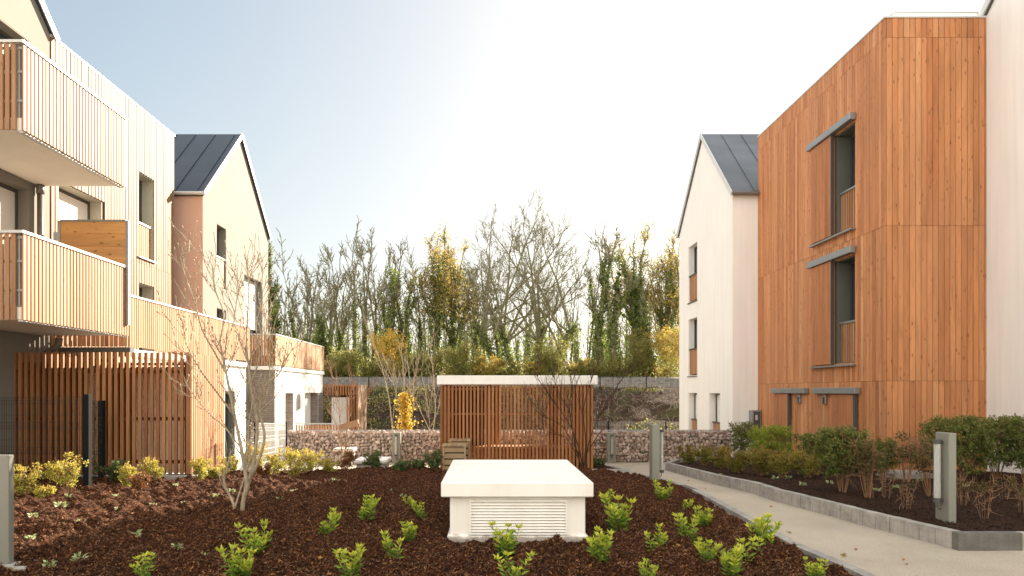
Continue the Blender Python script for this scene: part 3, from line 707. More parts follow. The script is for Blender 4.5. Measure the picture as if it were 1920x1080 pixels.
# planting bed
KXv = np.vectorize(kx)
def bed_h(X, Y):
    e = np.clip((KXv(Y)-.05-X)/.4, 0, 1)                 # slopes down to the kerb
    rg = 1-np.abs(vnoise(X, Y, 4.5, 2, 3))*2
    b = .0+.05*e + .08*vnoise(X, Y, .55, 1, 3)*e + (.07*rg+.07*vnoise(X, Y, 7, 6, 3))*np.clip(e*2, .3, 1) + .055*vnoise(X, Y, 14, 4, 3)
    b +=   .10*np.exp(-(((X+2.75)/1.1)**2+((Y-7.5)/.8)**2)) + .10*np.clip((-X-5)/3, 0, 1)*np.clip((10-Y)/3, 0, 1)
    c = np.clip(np.maximum(np.maximum(-.42-X, X-.97), np.maximum(6.6-Y, Y-8.75))/.22, 0, 1); b = b*(.15+.85*c)+.0
    return b+GZ(Y)
def bed_keep(X, Y):
    k = (X < KXv(Y)-.045) & (Y < 13.95-.03*np.abs(X))
    k &= ~((X < -5.15) & (Y > 12.1)); k &= ~((X < -4.75) & (Y > 13.3)); k &= ~((X > 1.0) & (Y > 13.66))
    return k
MUL = sheet('planting_bed', M['mulch'], np.arange(-9.4, 3.2, .023), np.arange(3.2, 14.0, .023), bed_h, bed_keep); struct(MUL)
def soil_z(x, y): return float(bed_h(np.array([[x]]), np.array([[y]]))[0, 0])
# shredded bark fibres
def chips(name, X, Y, Z, rs, label, lo=.009, hi=.030, mat='chips'):
    n = len(X); a = rs.uniform(0, 2*np.pi, n); el = rs.normal(0, .45, n); L = rs.uniform(lo, hi, n)*.5; W = rs.uniform(.002, .0055, n)
    d = np.stack([np.cos(a)*np.cos(el), np.sin(a)*np.cos(el), np.sin(el)], -1)
    s = np.stack([-np.sin(a), np.cos(a), rs.normal(0, .4, n)], -1); c = np.stack([X, Y, Z+rs.uniform(.0, .014, n)], -1)
    v = np.stack([c-d*L[:, None]-s*W[:, None], c-d*L[:, None]+s*W[:, None], c+d*L[:, None]+s*W[:, None]*.6, c+d*L[:, None]-s*W[:, None]*.6], 1)
    m = MB(); m.add(v.reshape(-1, 3), np.arange(4*n).reshape(-1, 4), rs.random(n)); stuff(m.build(name, M[mat]), label, 'mulch')
u = nprng.random(170000); Yc = 1/(1/13.9+u*(1/4.6-1/13.9)); Xc = (nprng.random(170000)*(1.35)-.78)*Yc
k = bed_keep(Xc, Yc) & (Xc > -9.3) & ~((Xc > -.46) & (Xc < 1.0) & (Yc > 6.5) & (Yc < 8.8)); Xc, Yc = Xc[k], Yc[k]
chips('bark_mulch', Xc, Yc, bed_h(Xc, Yc), nprng, 'loose reddish brown shredded bark strewn over the planting bed')
# right raised bed
RKY = [6.5, 7.65, 8.4, 9.3, 11.4, 15.1, 18.5]; RKX = [4.40, 4.16, 4.05, 3.88, 3.80, 3.93, 4.6]
def rk(y): return float(np.interp(y, RKY, RKX))
m = MB()
n = 46
for i in range(n):
    ya, yb = 6.5+(15.1-6.5)*i/n+.004, 6.5+(15.1-6.5)*(i+1)/n-.004
    m.bar((rk(ya)+.05, ya, gz(ya)+.03), (rk(yb)+.05, yb, gz(yb)+.03), .10, .27+rng.uniform(-.004,.004), .12+.88*rng.random())
m.bar((rk(6.5)+.003, 6.45, .03), (5.0, 6.45, .03), .095, .272, .0)
x = 5.004
while x < 12: m.bar((x, 6.45, .03), (x+.55, 6.45, .03), .095, .27+rng.uniform(-.003,.003), .35+.6*rng.random()); x += .556
m.bar((3.95, 15.12, gz(15)+.03), (4.6, 16.6, gz(16.3)+.03), .10, .26, .7); m.bar((4.6, 16.6, gz(16.3)+.03), (5.6, 17.6, gz(17.3)+.03), .10, .26, .5)
struct(m.build('raised_bed_kerb', M['block']))
def rb_h(X, Y): return GZ(Y)+.115+.028*vnoise(X, Y, 1.2, 7, 3)+.018*vnoise(X, Y, 9, 8, 3)+.02*np.clip((X-5)/3, 0, 1)
def rb_keep(X, Y): return (X > np.interp(Y, RKY, RKX)+.08) & (Y > 6.49) & ~((Y > 15.1) & (X < 3.95+(Y-15.1)*.55))
mm = MB()
struct(sheet('raised_bed', M['mulch'], np.arange(3.9, 9.5, .04), np.arange(6.47, 18.25, .04), rb_h, rb_keep)) if False else struct(sheet('raised_bed', M['mulch_dark'], np.arange(3.7, 9.5, .04), np.arange(6.47, 18.25, .04), rb_h, rb_keep))
m = MB(); m.box(9.3, 13, 6.5, 7.4, -.2, .10); struct(m.build('raised_bed', M['mulch_dark']))
u = nprng.random(26000); Yc = 1/(1/15+u*(1/6.5-1/15)); Xc = nprng.uniform(3.9, 9.4, 26000); k = rb_keep(Xc, Yc)
chips('bark_mulch', Xc[k], Yc[k], rb_h(Xc[k], Yc[k]), nprng, 'dark shaded shredded bark covering the raised bed', .012, .04, 'chips_dark')
def rsoil(x, y): return float(rb_h(np.array([[x]]), np.array([[y]]))[0, 0])
# small kerbed planter right of pergola
m = MB(); m.bbox(1.98, 2.85, 13.75, 13.85, -.35, -.08, .006); m.bar((2.8, 13.85, -.22), (2.35, 16.2, -.30), .1, .26); struct(m.build('planter_kerb', M['block']))
m = MB(); m.prism([(1.98, 13.855), (2.74, 13.855), (2.3, 16.2), (1.98, 16.2)], 'z', -.33, -.13); struct(m.build('planter_soil', M['mulch']))
t = thing('inspection_cover', 'flat concrete inspection slab in the raised bed at foot of larch cladding', 'slab', (6.8, 11.2, .1))
m = MB(); m.bbox(6.5, 7.15, 10.95, 11.5, .08, .17, .008); m.build('slab', M['concrete'], t)
m = MB(); m.box(6.58, 7.07, 11.02, 11.43, .171, .178); m.build('lid', M['block'], t)
tag((lambda m: (m.bbox(-4.05, -3.75, 5.55, 5.8, -.03, .07, .02), m.build('paving_slab', M['concrete']))[1])(MB()), 'half buried pale paving slab in the sunlit mulch at lower left', 'slab')
# --- vent box
t = thing('ventilation_box', 'large white rendered ventilation box with louvred front in the mulch bed', 'vent', (.28, 6.6, 0))
m = MB(); m.bbox(-.38, .935, 6.63, 8.66, .08, .478, .008); m.build('body', M['white_paint'], t)
m = MB(); m.bbox(-.462, 1.003, 6.55, 8.73, .480, .622, .008); m.build('cover_slab', M['white_paint'], t)
m = MB(); m.bbox(-.405, .96, 6.60, 8.69, .03, .10, .008); m.build('base_flange', M['white_paint'], t)
m = MB(); m.box(-.38, .935, 6.62, 8.66, -.2, .029); m.build('footing', M['concrete'], t)
m = MB(); a, b, c, d = -.19, .757, .108, .446; y = 6.60
m.box(a, b, y, 6.629, c, c+.018); m.box(a, b, y, 6.629, d-.018, d); m.box(a, a+.018, y, 6.629, c+.018, d-.018); m.box(b-.018, b, y, 6.629, c+.018, d-.018)
g_ = m.build('louvre_frame', M['white_paint'], t)
m = MB()
for k in range(11):
    z = c+.03+k*.0285; m.add([(a+.018, y+.004, z), (b-.018, y+.004, z), (b-.018, y+.026, z+.023), (a+.018, y+.026, z+.023), (a+.018, y+.008, z-.004), (b-.018, y+.008, z-.004)], [(0,1,2,3), (5,4,3,2), (4,5,1,0)])
m.build('louvre_blades', M['white_paint'], g_)
for (x0, x1, y0, y1, zt, lab) in ((-2.66, -2.02, 13.45, 14.1, .14, 'low white vent box among shrubs in front of the gabion wall'), (-3.86, -3.37, 16.9, 17.4, .07, 'small upright white vent box left of the lower one by the gabion wall')):
    t = thing('ventilation_box', lab, 'vent', ((x0+x1)/2, y0, zt-.5))
    g0 = gz(y0)
    m = MB(); m.bbox(x0+.04, x1-.04, y0+.04, y1, g0-.1, zt-.085, .006); m.build('body', M['white_paint'], t)
    m = MB(); m.bbox(x0, x1, y0, y1+.04, zt-.084, zt, .008); m.build('cover_slab', M['white_paint'], t)
    m = MB(); z = g0+.03
    while z < zt-.12: m.box(x0+.1, x1-.1, y0+.025, y0+.039, z, z+.02); z += .035
    m.build('louvre_blades', M['white_paint'], t)
# --- pergola
YP = 14.2; PX_0, PX_1 = -1.02, 2.17
t = thing('slatted_pavilion', 'square slatted timber pavilion with flat white roof in front of gabion wall', 'pavilion', (.6, YP, gz(YP)))
zb = gz(YP)
m = MB(); slats(m, 'y', YP, .04, PX_0+.03, PX_1-.03, zb-.02, 1.615, .0765, .043, rng); m.build('front_slats', M['slat_dark'], t)
m = MB(); slats(m, 'x', PX_0+.02, .04, YP+.08, 16.6, zb-.08, 1.615, .0765, .043, rng); slats(m, 'x', PX_1-.02, .04, YP+.08, 16.6, zb-.08, 1.615, .0765, .043, rng); m.build('side_slats', M['slat_dark'], t)
m = MB(); slats(m, 'y', 16.7, .04, PX_0+.05, .15, zb-.2, 1.615, .0765, .062, rng); slats(m, 'y', 16.7, .04, 1.5, PX_1-.03, zb-.2, 1.615, .0765, .043, rng); m.build('rear_slats', M['slat_dark'], t)
m = MB(); m.bbox(PX_0-.06, PX_1+.08, YP-.06, 16.9, 1.63, 1.82, .01); m.build('roof', M['white_paint'], t)
m = MB()
for z in (.30, 1.0, 1.52): m.box(PX_0+.05, PX_1-.05, YP+.022, YP+.05, z, z+.04); m.box(PX_0+.041, PX_0+.07, YP+.06, 16.6, z, z+.04); m.box(PX_1-.07, PX_1-.041, YP+.06, 16.6, z, z+.04)
for x in (PX_0+.1, -.0, PX_1-.1): m.box(x-.045, x+.045, YP+.055, YP+.145, zb-.1, 1.629)
for x in (PX_0+.1, .2, 1.45, PX_1-.1): m.box(x-.045, x+.045, 16.6, 16.67, zb-.3, 1.629)
m.build('frame', M['slat_dark'], t)
m = MB(); m.box(-.85, -.12, 15.9, 15.96, zb-.1, 1.60); m.build('inner_panel', M['backing'], t)
m = MB(); m.box(-.45, 1.95, 15.6, 16.1, .17, .23); m.box(-.4, 1.9, 15.7, 16.0, zb-.1, .169); m.build('bench', M['larch_shutter'], t)
# --- composter
t = thing('compost_box', 'slatted pale timber compost box at the left front corner of the pavilion', 'compost box', (-.7, 13.3, gz(13.2)))
for (x0, x1, y0, y1, zt) in ((-.90, -.45, 13.18, 13.62, .455), (-.80, -.38, 13.66, 14.12, .52)):
    g0 = gz(y0); zb_ = g0-.02; m = MB(); hgt = (zt-.03-zb_)/5
    for k in range(5):
        z = zb_+k*hgt
        m.box(x0+.035, x1-.035, y0+.012, y0+.03, z+.012, z+hgt-.014, rng.random()); m.box(x1-.03, x1-.012, y0+.05, y1-.03, z+.012, z+hgt-.014, rng.random()); m.box(x0+.012, x0+.03, y0+.05, y1-.03, z+.012, z+hgt-.014, rng.random())
    for x in (x0, x1-.034): m.box(x, x+.034, y0, y0+.045, zb_, zt-.03, rng.random())
    b_ = m.build('slatted_side', M['treated'], t)
    m = MB()
    for k in range(5):
        a = x0-.015+k*(x1-x0+.03)/5; m.box(a+.004, a+(x1-x0+.03)/5-.004, y0-.02, y1+.01, zt-.028, zt, rng.random())
    m.build('lid', M['treated'], b_)
    m = MB(); m.box(x0+.05, x1-.05, y0+.05, y1-.05, zb_, zt-.04); m.build('liner', M['backing'], b_)
# --- bollards
def bollard(x, y, zg, h, wdt, side, lab, lamp=True, big=1.0, dep=None):
    dep = dep or wdt
    t = thing('bollard_light', lab, 'bollard', (x, y, zg), 'grey bollard lights along the paths')
    m = MB(); m.bbox(x-wdt/2, x+wdt/2, y-dep/2, y+dep/2, zg-.05, zg+h, .006); m.build('post', M['bollard'], t)
    m = MB(); m.box(x-wdt/2-.02, x+wdt/2+.02, y-dep/2-.02, y+dep/2+.02, zg-.05, zg+.012); m.build('base_plate', M['concrete'], t)
    if lamp:
        if side == 0: lx, ly = x, y-wdt/2-.045
        else: lx, ly = x+side*(wdt/2+.05), y
        z0, z1 = zg+h*.30, zg+h*.88; r0 = .035*big
        m = MB(); k = 26; zz = np.linspace(z0, z1, k*2+1); rr = np.where(np.arange(len(zz)) % 2 == 0, r0*.78, r0)
        m.tube(np.stack([np.full_like(zz, lx), np.full_like(zz, ly), zz], -1), rr, 12); m.build('lamp_tube', M['tube'], t, True)
        m = MB()
        m.tube([(lx, ly, z1), (lx, ly, z1+.045)], r0*1.1, 12); m.tube([(lx, ly, z0-.045), (lx, ly, z0)], r0*1.1, 12)
        m.tube([(lx, ly, z0+.01), (lx, ly, z1-.01)], r0*.3, 6)
        for z in (z0-.02, z1+.02):
            if side == 0: m.box(lx-.02, lx+.02, ly, y-wdt/2-.001, z-.015, z+.015)
            else: m.box(min(lx, x+side*wdt/2), max(lx, x+side*wdt/2), ly-.02, ly+.02, z-.015, z+.015)
        m.tube([(lx, ly, z0-.04), (lx, ly+.005, z0-.09), (lx-side*.03, ly+.01, z0-.12), (lx-side*.055, ly+.01, z0-.11)], .006, 6)
        m.build('lamp_caps', M['frame'], t)
    return t
bollard(4.83, 7.22, .07, .99, .08, -1, 'grey square bollard with ribbed glass tube lamp at corner of raised bed', big=1.05, dep=.22)
bollard(2.63, 10.85, gz(10.85)-.02, 1.03, .12, 1, 'grey square bollard with tube lamp at bend of the gravel path', dep=.2)
bollard(-2.42, 17.9, gz(17.9), .81, .21, 0, 'grey bollard light before the gabion wall left of the pavilion')
bollard(3.2, 17.9, gz(17.9), .81, .21, 0, 'grey bollard light before the gabion wall right of the pavilion')
bollard(-4.06, 5.66, .0, .97, .2, -1, 'cropped dark grey bollard at the lower left edge of the picture', dep=.07)
# --- gabion wall
t = thing('gabion_wall', 'long low gabion wall of pinkish stones in wire cages closing the court', 'wall', (.5, 18.3, -.42))
ico_v = []; 
def ico():
    p = (1+5**.5)/2
    v = np.array([(-1,p,0),(1,p,0),(-1,-p,0),(1,-p,0),(0,-1,p),(0,1,p),(0,-1,-p),(0,1,-p),(p,0,-1),(p,0,1),(-p,0,-1),(-p,0,1)], float); v /= np.linalg.norm(v[0])
    f = [(0,11,5),(0,5,1),(0,1,7),(0,7,10),(0,10,11),(1,5,9),(5,11,4),(11,10,2),(10,7,6),(7,1,8),(3,9,4),(3,4,2),(3,2,6),(3,6,8),(3,8,9),(4,9,5),(2,4,11),(6,2,10),(8,6,7),(9,8,1)]
    V = [tuple(x) for x in v]; c = {}; F2 = []
    def mid(a, b):
        k = (min(a,b), max(a,b))
        if k not in c:
            q = np.array(V[a])+np.array(V[b]); q /= np.linalg.norm(q); c[k] = len(V); V.append(tuple(q))
        return c[k]
    for a, b, d in f:
        x, y, z = mid(a,b), mid(b,d), mid(d,a); F2 += [(a,x,z),(b,y,x),(d,z,y),(x,y,z)]
    return np.array(V), np.array(F2)
IV, IF = ico()
m = MB(); gx0, gx1 = -5.7, 6.5
def stone(m, c, r, rs):
    s = rs.uniform(.7, 1.15, 3)*r; q = IV*s*(1+.30*(rs.random((len(IV), 1))-.5))
    # facet: clip by random planes for an angular look
    for _ in range(9):
        nrm = rs.normal(size=3); nrm /= np.linalg.norm(nrm); d = q@nrm; lim = r*rs.uniform(.42, .78); q = q-np.maximum(d-lim, 0)[:, None]*nrm
    m.add(q+c, IF, rs.random())
x = gx0
row_h = .084
for k in range(10):
    x = gx0+nprng.uniform(0, .06)
    while x < gx1:
        r = nprng.uniform(.038, .078); z = -.42+.055+k*row_h+nprng.uniform(-.02, .02)
        if z < .40: stone(m, np.array([x+r, 18.34+nprng.uniform(-.01, .03), z]), r*1.08, nprng)
        x += 2*r*.84
x = gx0
for yy in (18.40, 18.50, 18.61, 18.72):
    x = gx0
    while x < gx1:
        r = nprng.uniform(.05, .085); stone(m, np.array([x+r, yy+nprng.uniform(-.02, .02), .355+nprng.uniform(-.02, .01)]), r, nprng); x += 2*r*.95
stuff(m.build('stone_fill', M['stone'], t))
m = MB(); m.box(gx0+.05, gx1, 18.37, 18.75, -.8, .33); m.build('core', M['earth'], t)
m = MB()
for k in range(9): m.tube([(gx0, 18.272, -.42+k*.105), (gx1, 18.272, -.42+k*.105)], .0022, 4)
x = gx0
while x <= gx1: m.tube([(x, 18.27, -.44), (x, 18.27, .425), (x, 18.8, .425)], .0022, 4); x += .105
for yy in (18.27, 18.45, 18.62, 18.8): m.tube([(gx0, yy, .428), (gx1, yy, .428)], .0035, 4)
for k in range(9): xx = gx0+k*1.53; m.tube([(xx, 18.268, -.44), (xx, 18.268, .43)], .006, 5)
m.build('wire_cage', M['galv'], t)
# --- wire fences
def wire_fence(P0, P1, zb_, zt, name, label, posts, mat=None, dv=.05, folds=(.0, .33, .66, 1.0), pw=.05):
    t = thing(name, label, 'fence', (P0[0], P0[1], zb_))
    P0, P1 = Vector((*P0, 0)), Vector((*P1, 0)); L = (P1-P0).length; d = (P1-P0)/L; nrm = Vector((-d.y, d.x, 0))
    m = MB(); n = int(L/dv); h = zt-zb_
    g0, g1 = gz(P0.y), gz(P1.y)
    for i in range(n+1):
        p = P0+d*(L*i/n); dz = (g1-g0)*(i/n)
        m.tube([(p.x, p.y, zb_+dz), (p.x, p.y, zt+dz)], .0034, 4, cap=False)
    for f in folds:
        for o, zz in ((0, 0), (.028, .05), (0, .10)) if f not in (0,) else ((0, 0), (.028, .05), (0, .1)):
            z = zb_+(h-.1)*f+zz; a = P0+nrm*o; b = P1+nrm*o
            m.tube([(a.x, a.y, z), (b.x, b.y, z+g1-g0)], .0032, 4, cap=False)
    z = zb_+.2
    while z < zt-.1: m.tube([(P0.x, P0.y, z), (P1.x, P1.y, z+g1-g0)], .0026, 4, cap=False); z += .2
    m.build('wire_panel', mat or M['wire'], t)
    for u_ in posts:
        p = P0+d*(L*u_); dz = (g1-g0)*u_
        m = MB(); m.bbox(p.x-pw/2, p.x+pw/2, p.y-pw/2, p.y+pw/2, zb_-.25+dz, zt+.03+dz, .004); m.build('post', M['black'], t)
    return t
wire_fence((-8.55, 11.2), (-6.15, 10.45), .10, 1.38, 'wire_fence', 'black wire mesh fence in front of the slatted bin shelter', (1.0,), pw=.085)
wire_fence((-6.13, 10.52), (-6.72, 11.85), .10, 1.37, 'wire_fence', 'short return of black wire fence between two posts by the bin shelter', (1.0,), pw=.085, dv=.14)
wire_fence((-4.75, 13.6), (-5.4, 18.2), -.1, .86, 'wire_fence', 'low black wire fence running from the shrubs to the gabion wall', (.08, .98), M['galv'], pw=.06)
# ================================================================ EMBANKMENT
def bank_h(X, Y):
    s = np.clip((Y-29.5)/7.5, 0, 1); s = s*s*(3-2*s)
    return -.78+s*2.42+.16*vnoise(X, Y, .9, 11, 4)*np.clip((Y-29)/2, 0, 1)*(1-.8*np.clip((Y-36.6)/.8, 0, 1))
struct(sheet('embankment', M['bank'], np.arange(-30, 34, .22), np.arange(28.5, 41, .22), bank_h))
struct(sheet('rail_bed', M['ballast'], np.arange(-30, 34, .3), np.arange(37.2, 40.6, .12), lambda X, Y: 1.70+.55*np.clip((Y-37.2)/.9, 0, 1)+.06*vnoise(X, Y, 4, 13, 3)))
m = MB(); m.add([(-400, 40.4, 1.9), (400, 40.4, 1.9), (400, 400, 1.9), (-400, 400, 1.9)], [(0,1,2,3)]); struct(m.build('terrain', M['bank']))
wire_fence((-9, 36.9), (16, 36.9), 1.55, 2.28, 'track_fence', 'thin grey wire fence along the top of the earth embankment', [i/10 for i in range(11)], M['galv'], dv=.25, folds=(0, 1))
wire_fence((2.5, 27.5), (9.5, 27.5), -.7, .25, 'wire_fence', 'thin wire fence at the foot of the embankment right of the pavilion', (0, .33, .66, 1), M['galv'], dv=.12)

# ================================================================ PLANTS
def leaf_quads(mb, C, Dr, L, W, rs, rr, fold=.25):
    """C (n,3) leaf bases; Dr (n,3) directions; pointed folded leaves"""
    n = len(C); Dr = Dr/(np.linalg.norm(Dr, axis=1, keepdims=True)+1e-9)
    q = rs.normal(size=(n, 3)); S_ = np.cross(Dr, q); S_ /= (np.linalg.norm(S_, axis=1, keepdims=True)+1e-9); U = np.cross(S_, Dr)
    L = np.broadcast_to(L, (n,))[:, None]; W = np.broadcast_to(W, (n,))[:, None]
    tip = C+Dr*L-U*L*.15; mid = C+Dr*L*.5+U*W*fold
    v = np.stack([C, mid-S_*W*.5-U*W*fold, tip, mid+S_*W*.5-U*W*fold], 1)
    mb.add(v.reshape(-1, 3), np.arange(4*n).reshape(-1, 4), rr)
def rand_dirs(rs, n, up=0.0):
    d = rs.normal(size=(n, 3)); d[:, 2] += up; return d/np.linalg.norm(d, axis=1, keepdims=True)
def grow(segs, tips, rs, p, d, L, r, lev, P):
    """P: dict levels, nseg, wob, trop, kids, ang, ratio, rratio"""
    ns = P['nseg'][lev]; pts = [p.copy()]; rad = [r]; d = d/np.linalg.norm(d)
    last = lev == P['levels']-1
    for i in range(ns):
        d = d+rs.normal(size=3)*P['wob'][lev]+np.array([0, 0, P['trop'][lev]]); d /= np.linalg.norm(d)
        p = p+d*L/ns; pts.append(p.copy()); rad.append(max(r*(1-(P['taper'] if not last else .75)*(i+1)/ns), P['rmin']))
    segs.append((np.array(pts), np.array(rad), lev))
    if last: tips.append((pts[-1], d)); return
    nk = P['kids'][lev]
    ph = rs.uniform(0, 6.28)
    for k in range(nk):
        f = P['start'][lev]+(1-P['start'][lev])*(k+rs.random()*.8)/nk; f = min(f, .999)
        if k == nk-1: f = .999
        i = f*ns; j = min(int(i), ns-1); q = pts[j]+(pts[j+1]-pts[j])*(i-j); dd = pts[j+1]-pts[j]; dd /= np.linalg.norm(dd)
        ph += 2.4+rs.normal()*.4
        a = np.cross(dd, [.3, .5, .81]); a /= np.linalg.norm(a); b = np.cross(dd, a)
        side = a*math.cos(ph)+b*math.sin(ph); an = P['ang'][lev]*rs.uniform(.6, 1.25)
        if k == nk-1: an *= .35
        nd = dd*math.cos(an)+side*math.sin(an)
        rl = rad[j]*P['rratio']*(1.25 if k == nk-1 else rs.uniform(.7, 1.1))
        grow(segs, tips, rs, q, nd, L*P['ratio'][lev]*rs.uniform(.7, 1.15)*(1-.35*f if k < nk-1 else 1), max(rl, P['rmin']), lev+1, P)
def segs_mesh(segs, sides=(7, 5, 4, 3, 3)):
    m = MB()
    for pts, rad, lev in segs: m.tube(pts, rad, sides[min(lev, len(sides)-1)], cap=False)
    return m

# ---------- bright young shrubs (four grown forms, copied)
def choisya(seed, loc, label):
    rs = np.random.default_rng(seed); t = thing('young_shrub', label, 'shrub', loc, 'bright green young shrubs planted in the mulch')
    st, lv = MB(), MB(); L0 = np.array(loc)
    for s in range((8, 5, 10, 7, 4, 9)[seed % 6]):
        a = rs.uniform(0, 6.28); tilt = rs.uniform(.05, .8); h = rs.uniform(.15, .36)
        d = np.array([math.cos(a)*tilt, math.sin(a)*tilt, 1.0]); d /= np.linalg.norm(d); p = L0+np.array([math.cos(a)*.02, math.sin(a)*.02, -.03]); pts = [p]
        for i in range(5): d = d+rs.normal(size=3)*.08+np.array([0, 0, .03]); d /= np.linalg.norm(d); p = p+d*(h+.03)/5; pts.append(p)
        pts = np.array(pts); st.tube(pts, np.linspace(.004, .002, 6), 4)
        for k in range(2, 13, 2):
            f = k/12; i = f*5; j = min(int(i), 4); q = pts[j]+(pts[j+1]-pts[j])*(i-j); n = 4
            al = np.arange(n)*2*math.pi/n+k*1.3+rs.uniform(0, .6, n); out = np.stack([np.cos(al), np.sin(al), np.full(n, .15+.9*f)], -1)+rs.normal(0, .2, (n, 3))
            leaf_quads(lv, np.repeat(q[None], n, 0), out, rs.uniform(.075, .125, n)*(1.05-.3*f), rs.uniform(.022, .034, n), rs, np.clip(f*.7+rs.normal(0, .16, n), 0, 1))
        n = 9; al = rs.uniform(0, 6.28, n); out = np.stack([np.cos(al), np.sin(al), rs.uniform(.4, 1.6, n)], -1)
        leaf_quads(lv, np.repeat(pts[-1][None], n, 0), out, rs.uniform(.05, .085, n), rs.uniform(.018, .028, n), rs, np.clip(.85+rs.normal(0, .12, n), 0, 1))
    st.build('stem', M['twig_brown'], t); lv.build('foliage', M['l_choisya'], t)
    return t
CH = [ # px, base row, height px, label
 (277, 1082, 46, 'bright green young shrub leaning right, in shaded mulch at the lower left'),
 (447, 1084, 62, 'bright green young shrub directly below the bare tree, cropped by the bottom edge'),
 (480, 1040, 54, 'bright green young shrub just right of the bare tree mound'),
 (612, 1006, 50, 'bright green young shrub alone between the bare tree and white vent box'),
 (686, 974, 40, 'bright green upright young shrub at the edge of the sunlit mulch'),
 (655, 1086, 58, 'bright green broad young shrub at the bottom edge, left of the vent box'),
 (742, 1046, 52, 'largest bright green young shrub left of the white vent box front corner'),
 (768, 1012, 34, 'bright green young shrub touching the back of the largest one'),
 (768, 952, 20, 'small bright green young shrub, farthest left beside the vent box slab'),
 (796, 976, 36, 'bright green spreading young shrub close to the left side of the vent box'),
 (947, 1042, 56, 'bright green young shrub in front of the vent box louvre'),
 (962, 1086, 56, 'bright green young shrub at the bottom edge below the louvre shrub'),
 (1122, 1050, 56, 'bright green upright young shrub at the right front corner of the vent box'),
 (1136, 948, 28, 'small dark green young shrub right behind the vent box slab'),
 (1157, 996, 62, 'tall bright green young shrub midway along right side of the vent box'),
 (1226, 1031, 48, 'bright green young shrub leaning right, alone between vent box and path'),
 (1241, 936, 34, 'bright green young shrub at the foot of the path bend bollard'),
 (1281, 960, 26, 'low bright green young shrub next to the path kerb, first before bend'),
 (1291, 1014, 48, 'bright green upright young shrub, second row back from the path kerb'),
 (1318, 984, 36, 'bright green young shrub leaning towards the path kerb'),
 (1325, 1052, 42, 'open bright green young shrub of two shoots in shaded mulch'),
 (1436, 1032, 58, 'bright green tall young shrub overhanging the path kerb'),
 (1415, 1060, 56, 'yellowish young shrub touching the tall one that overhangs the kerb'),
 (1378, 1084, 60, 'bright green young shrub at the bottom edge, left of the kerb shrubs'),
 (1213, 1090, 44, 'bright green thin young shrub at the bottom edge, right of vent box'),
 (1528, 1088, 40, 'bright green young shrub in the lowest corner between mulch and path kerb')]
temps = []
for i, (px, py, hp, lab) in enumerate(CH):
    d = depth_of(min(py, 1100)); x = wx(px, d); z = soil_z(x, d); d2 = (CAMZ-z)*F/(py-PY0); 
    for _ in range(3): z = soil_z(wx(px, d2), d2); d2 = (CAMZ-z)*F/(py-PY0)
    x = wx(px, d2); s = (hp*d2/F)/.33
    if i < 11:
        o = choisya(40+i, (x, d2, z), lab); o.scale = (s, s, s); temps.append(o)
    else: copy_thing(temps[(i*7) % 11], (x, d2, z-.01), rng.uniform(0, 6.28), s, lab)
# ---------- pale seedlings
ORD = 'first second third fourth fifth sixth seventh eighth ninth tenth eleventh twelfth thirteenth fourteenth fifteenth sixteenth seventeenth eighteenth nineteenth twentieth'.split()
def ordw(i): return ORD[i] if i < 20 else 'twenty '+ORD[i-20]
SD = sorted([(62,977,1),(113,950,1.3),(128,938,.9),(153,984,1),(217,936,.8),(222,960,.9),(253,1001,1.4),(287,950,.9),(330,923,.8),(347,937,1),(331,1011,1),(385,1033,1.1),(408,934,1.2),(435,921,.9),(150,1050,1.2),(58,1022,1),(92,1076,1),(525,949,.9),(556,941,1.1),(500,928,.9),(550,920,.8),(612,947,1),(630,916,1.3),(580,909,.8),(625,904,.7),(729,919,1.1),(756,929,1),(790,936,.8)])
sd0 = None
for i, (px, py, s) in enumerate(SD):
    d = depth_of(py); x = wx(px, d); z = soil_z(x, d); d = (CAMZ-z)*F/(py-PY0); x = wx(px, d); z = soil_z(x, d)
    lab = 'tiny pale seedling in the sunny mulch, %s from the left' % ordw(i)
    if sd0 is None:
        rs = np.random.default_rng(8); sd0 = thing('seedling', lab, 'seedling', (x, d, z), 'tiny pale seedlings dotted over the mulch'); lv = MB(); n = 34
        al = rs.uniform(0, 6.28, n); c = np.stack([np.cos(al)*.02, np.sin(al)*.02, rs.uniform(0, .035, n)], -1)+np.array([x, d, z])
        leaf_quads(lv, c, np.stack([np.cos(al), np.sin(al), rs.uniform(.1, 1.2, n)], -1), rs.uniform(.02, .045, n), rs.uniform(.012, .02, n), rs, rs.random(n)); lv.build('foliage', M['l_seed'], sd0)
    else: copy_thing(sd0, (x, d, z), rng.uniform(0, 6.28), s*1.1, lab)
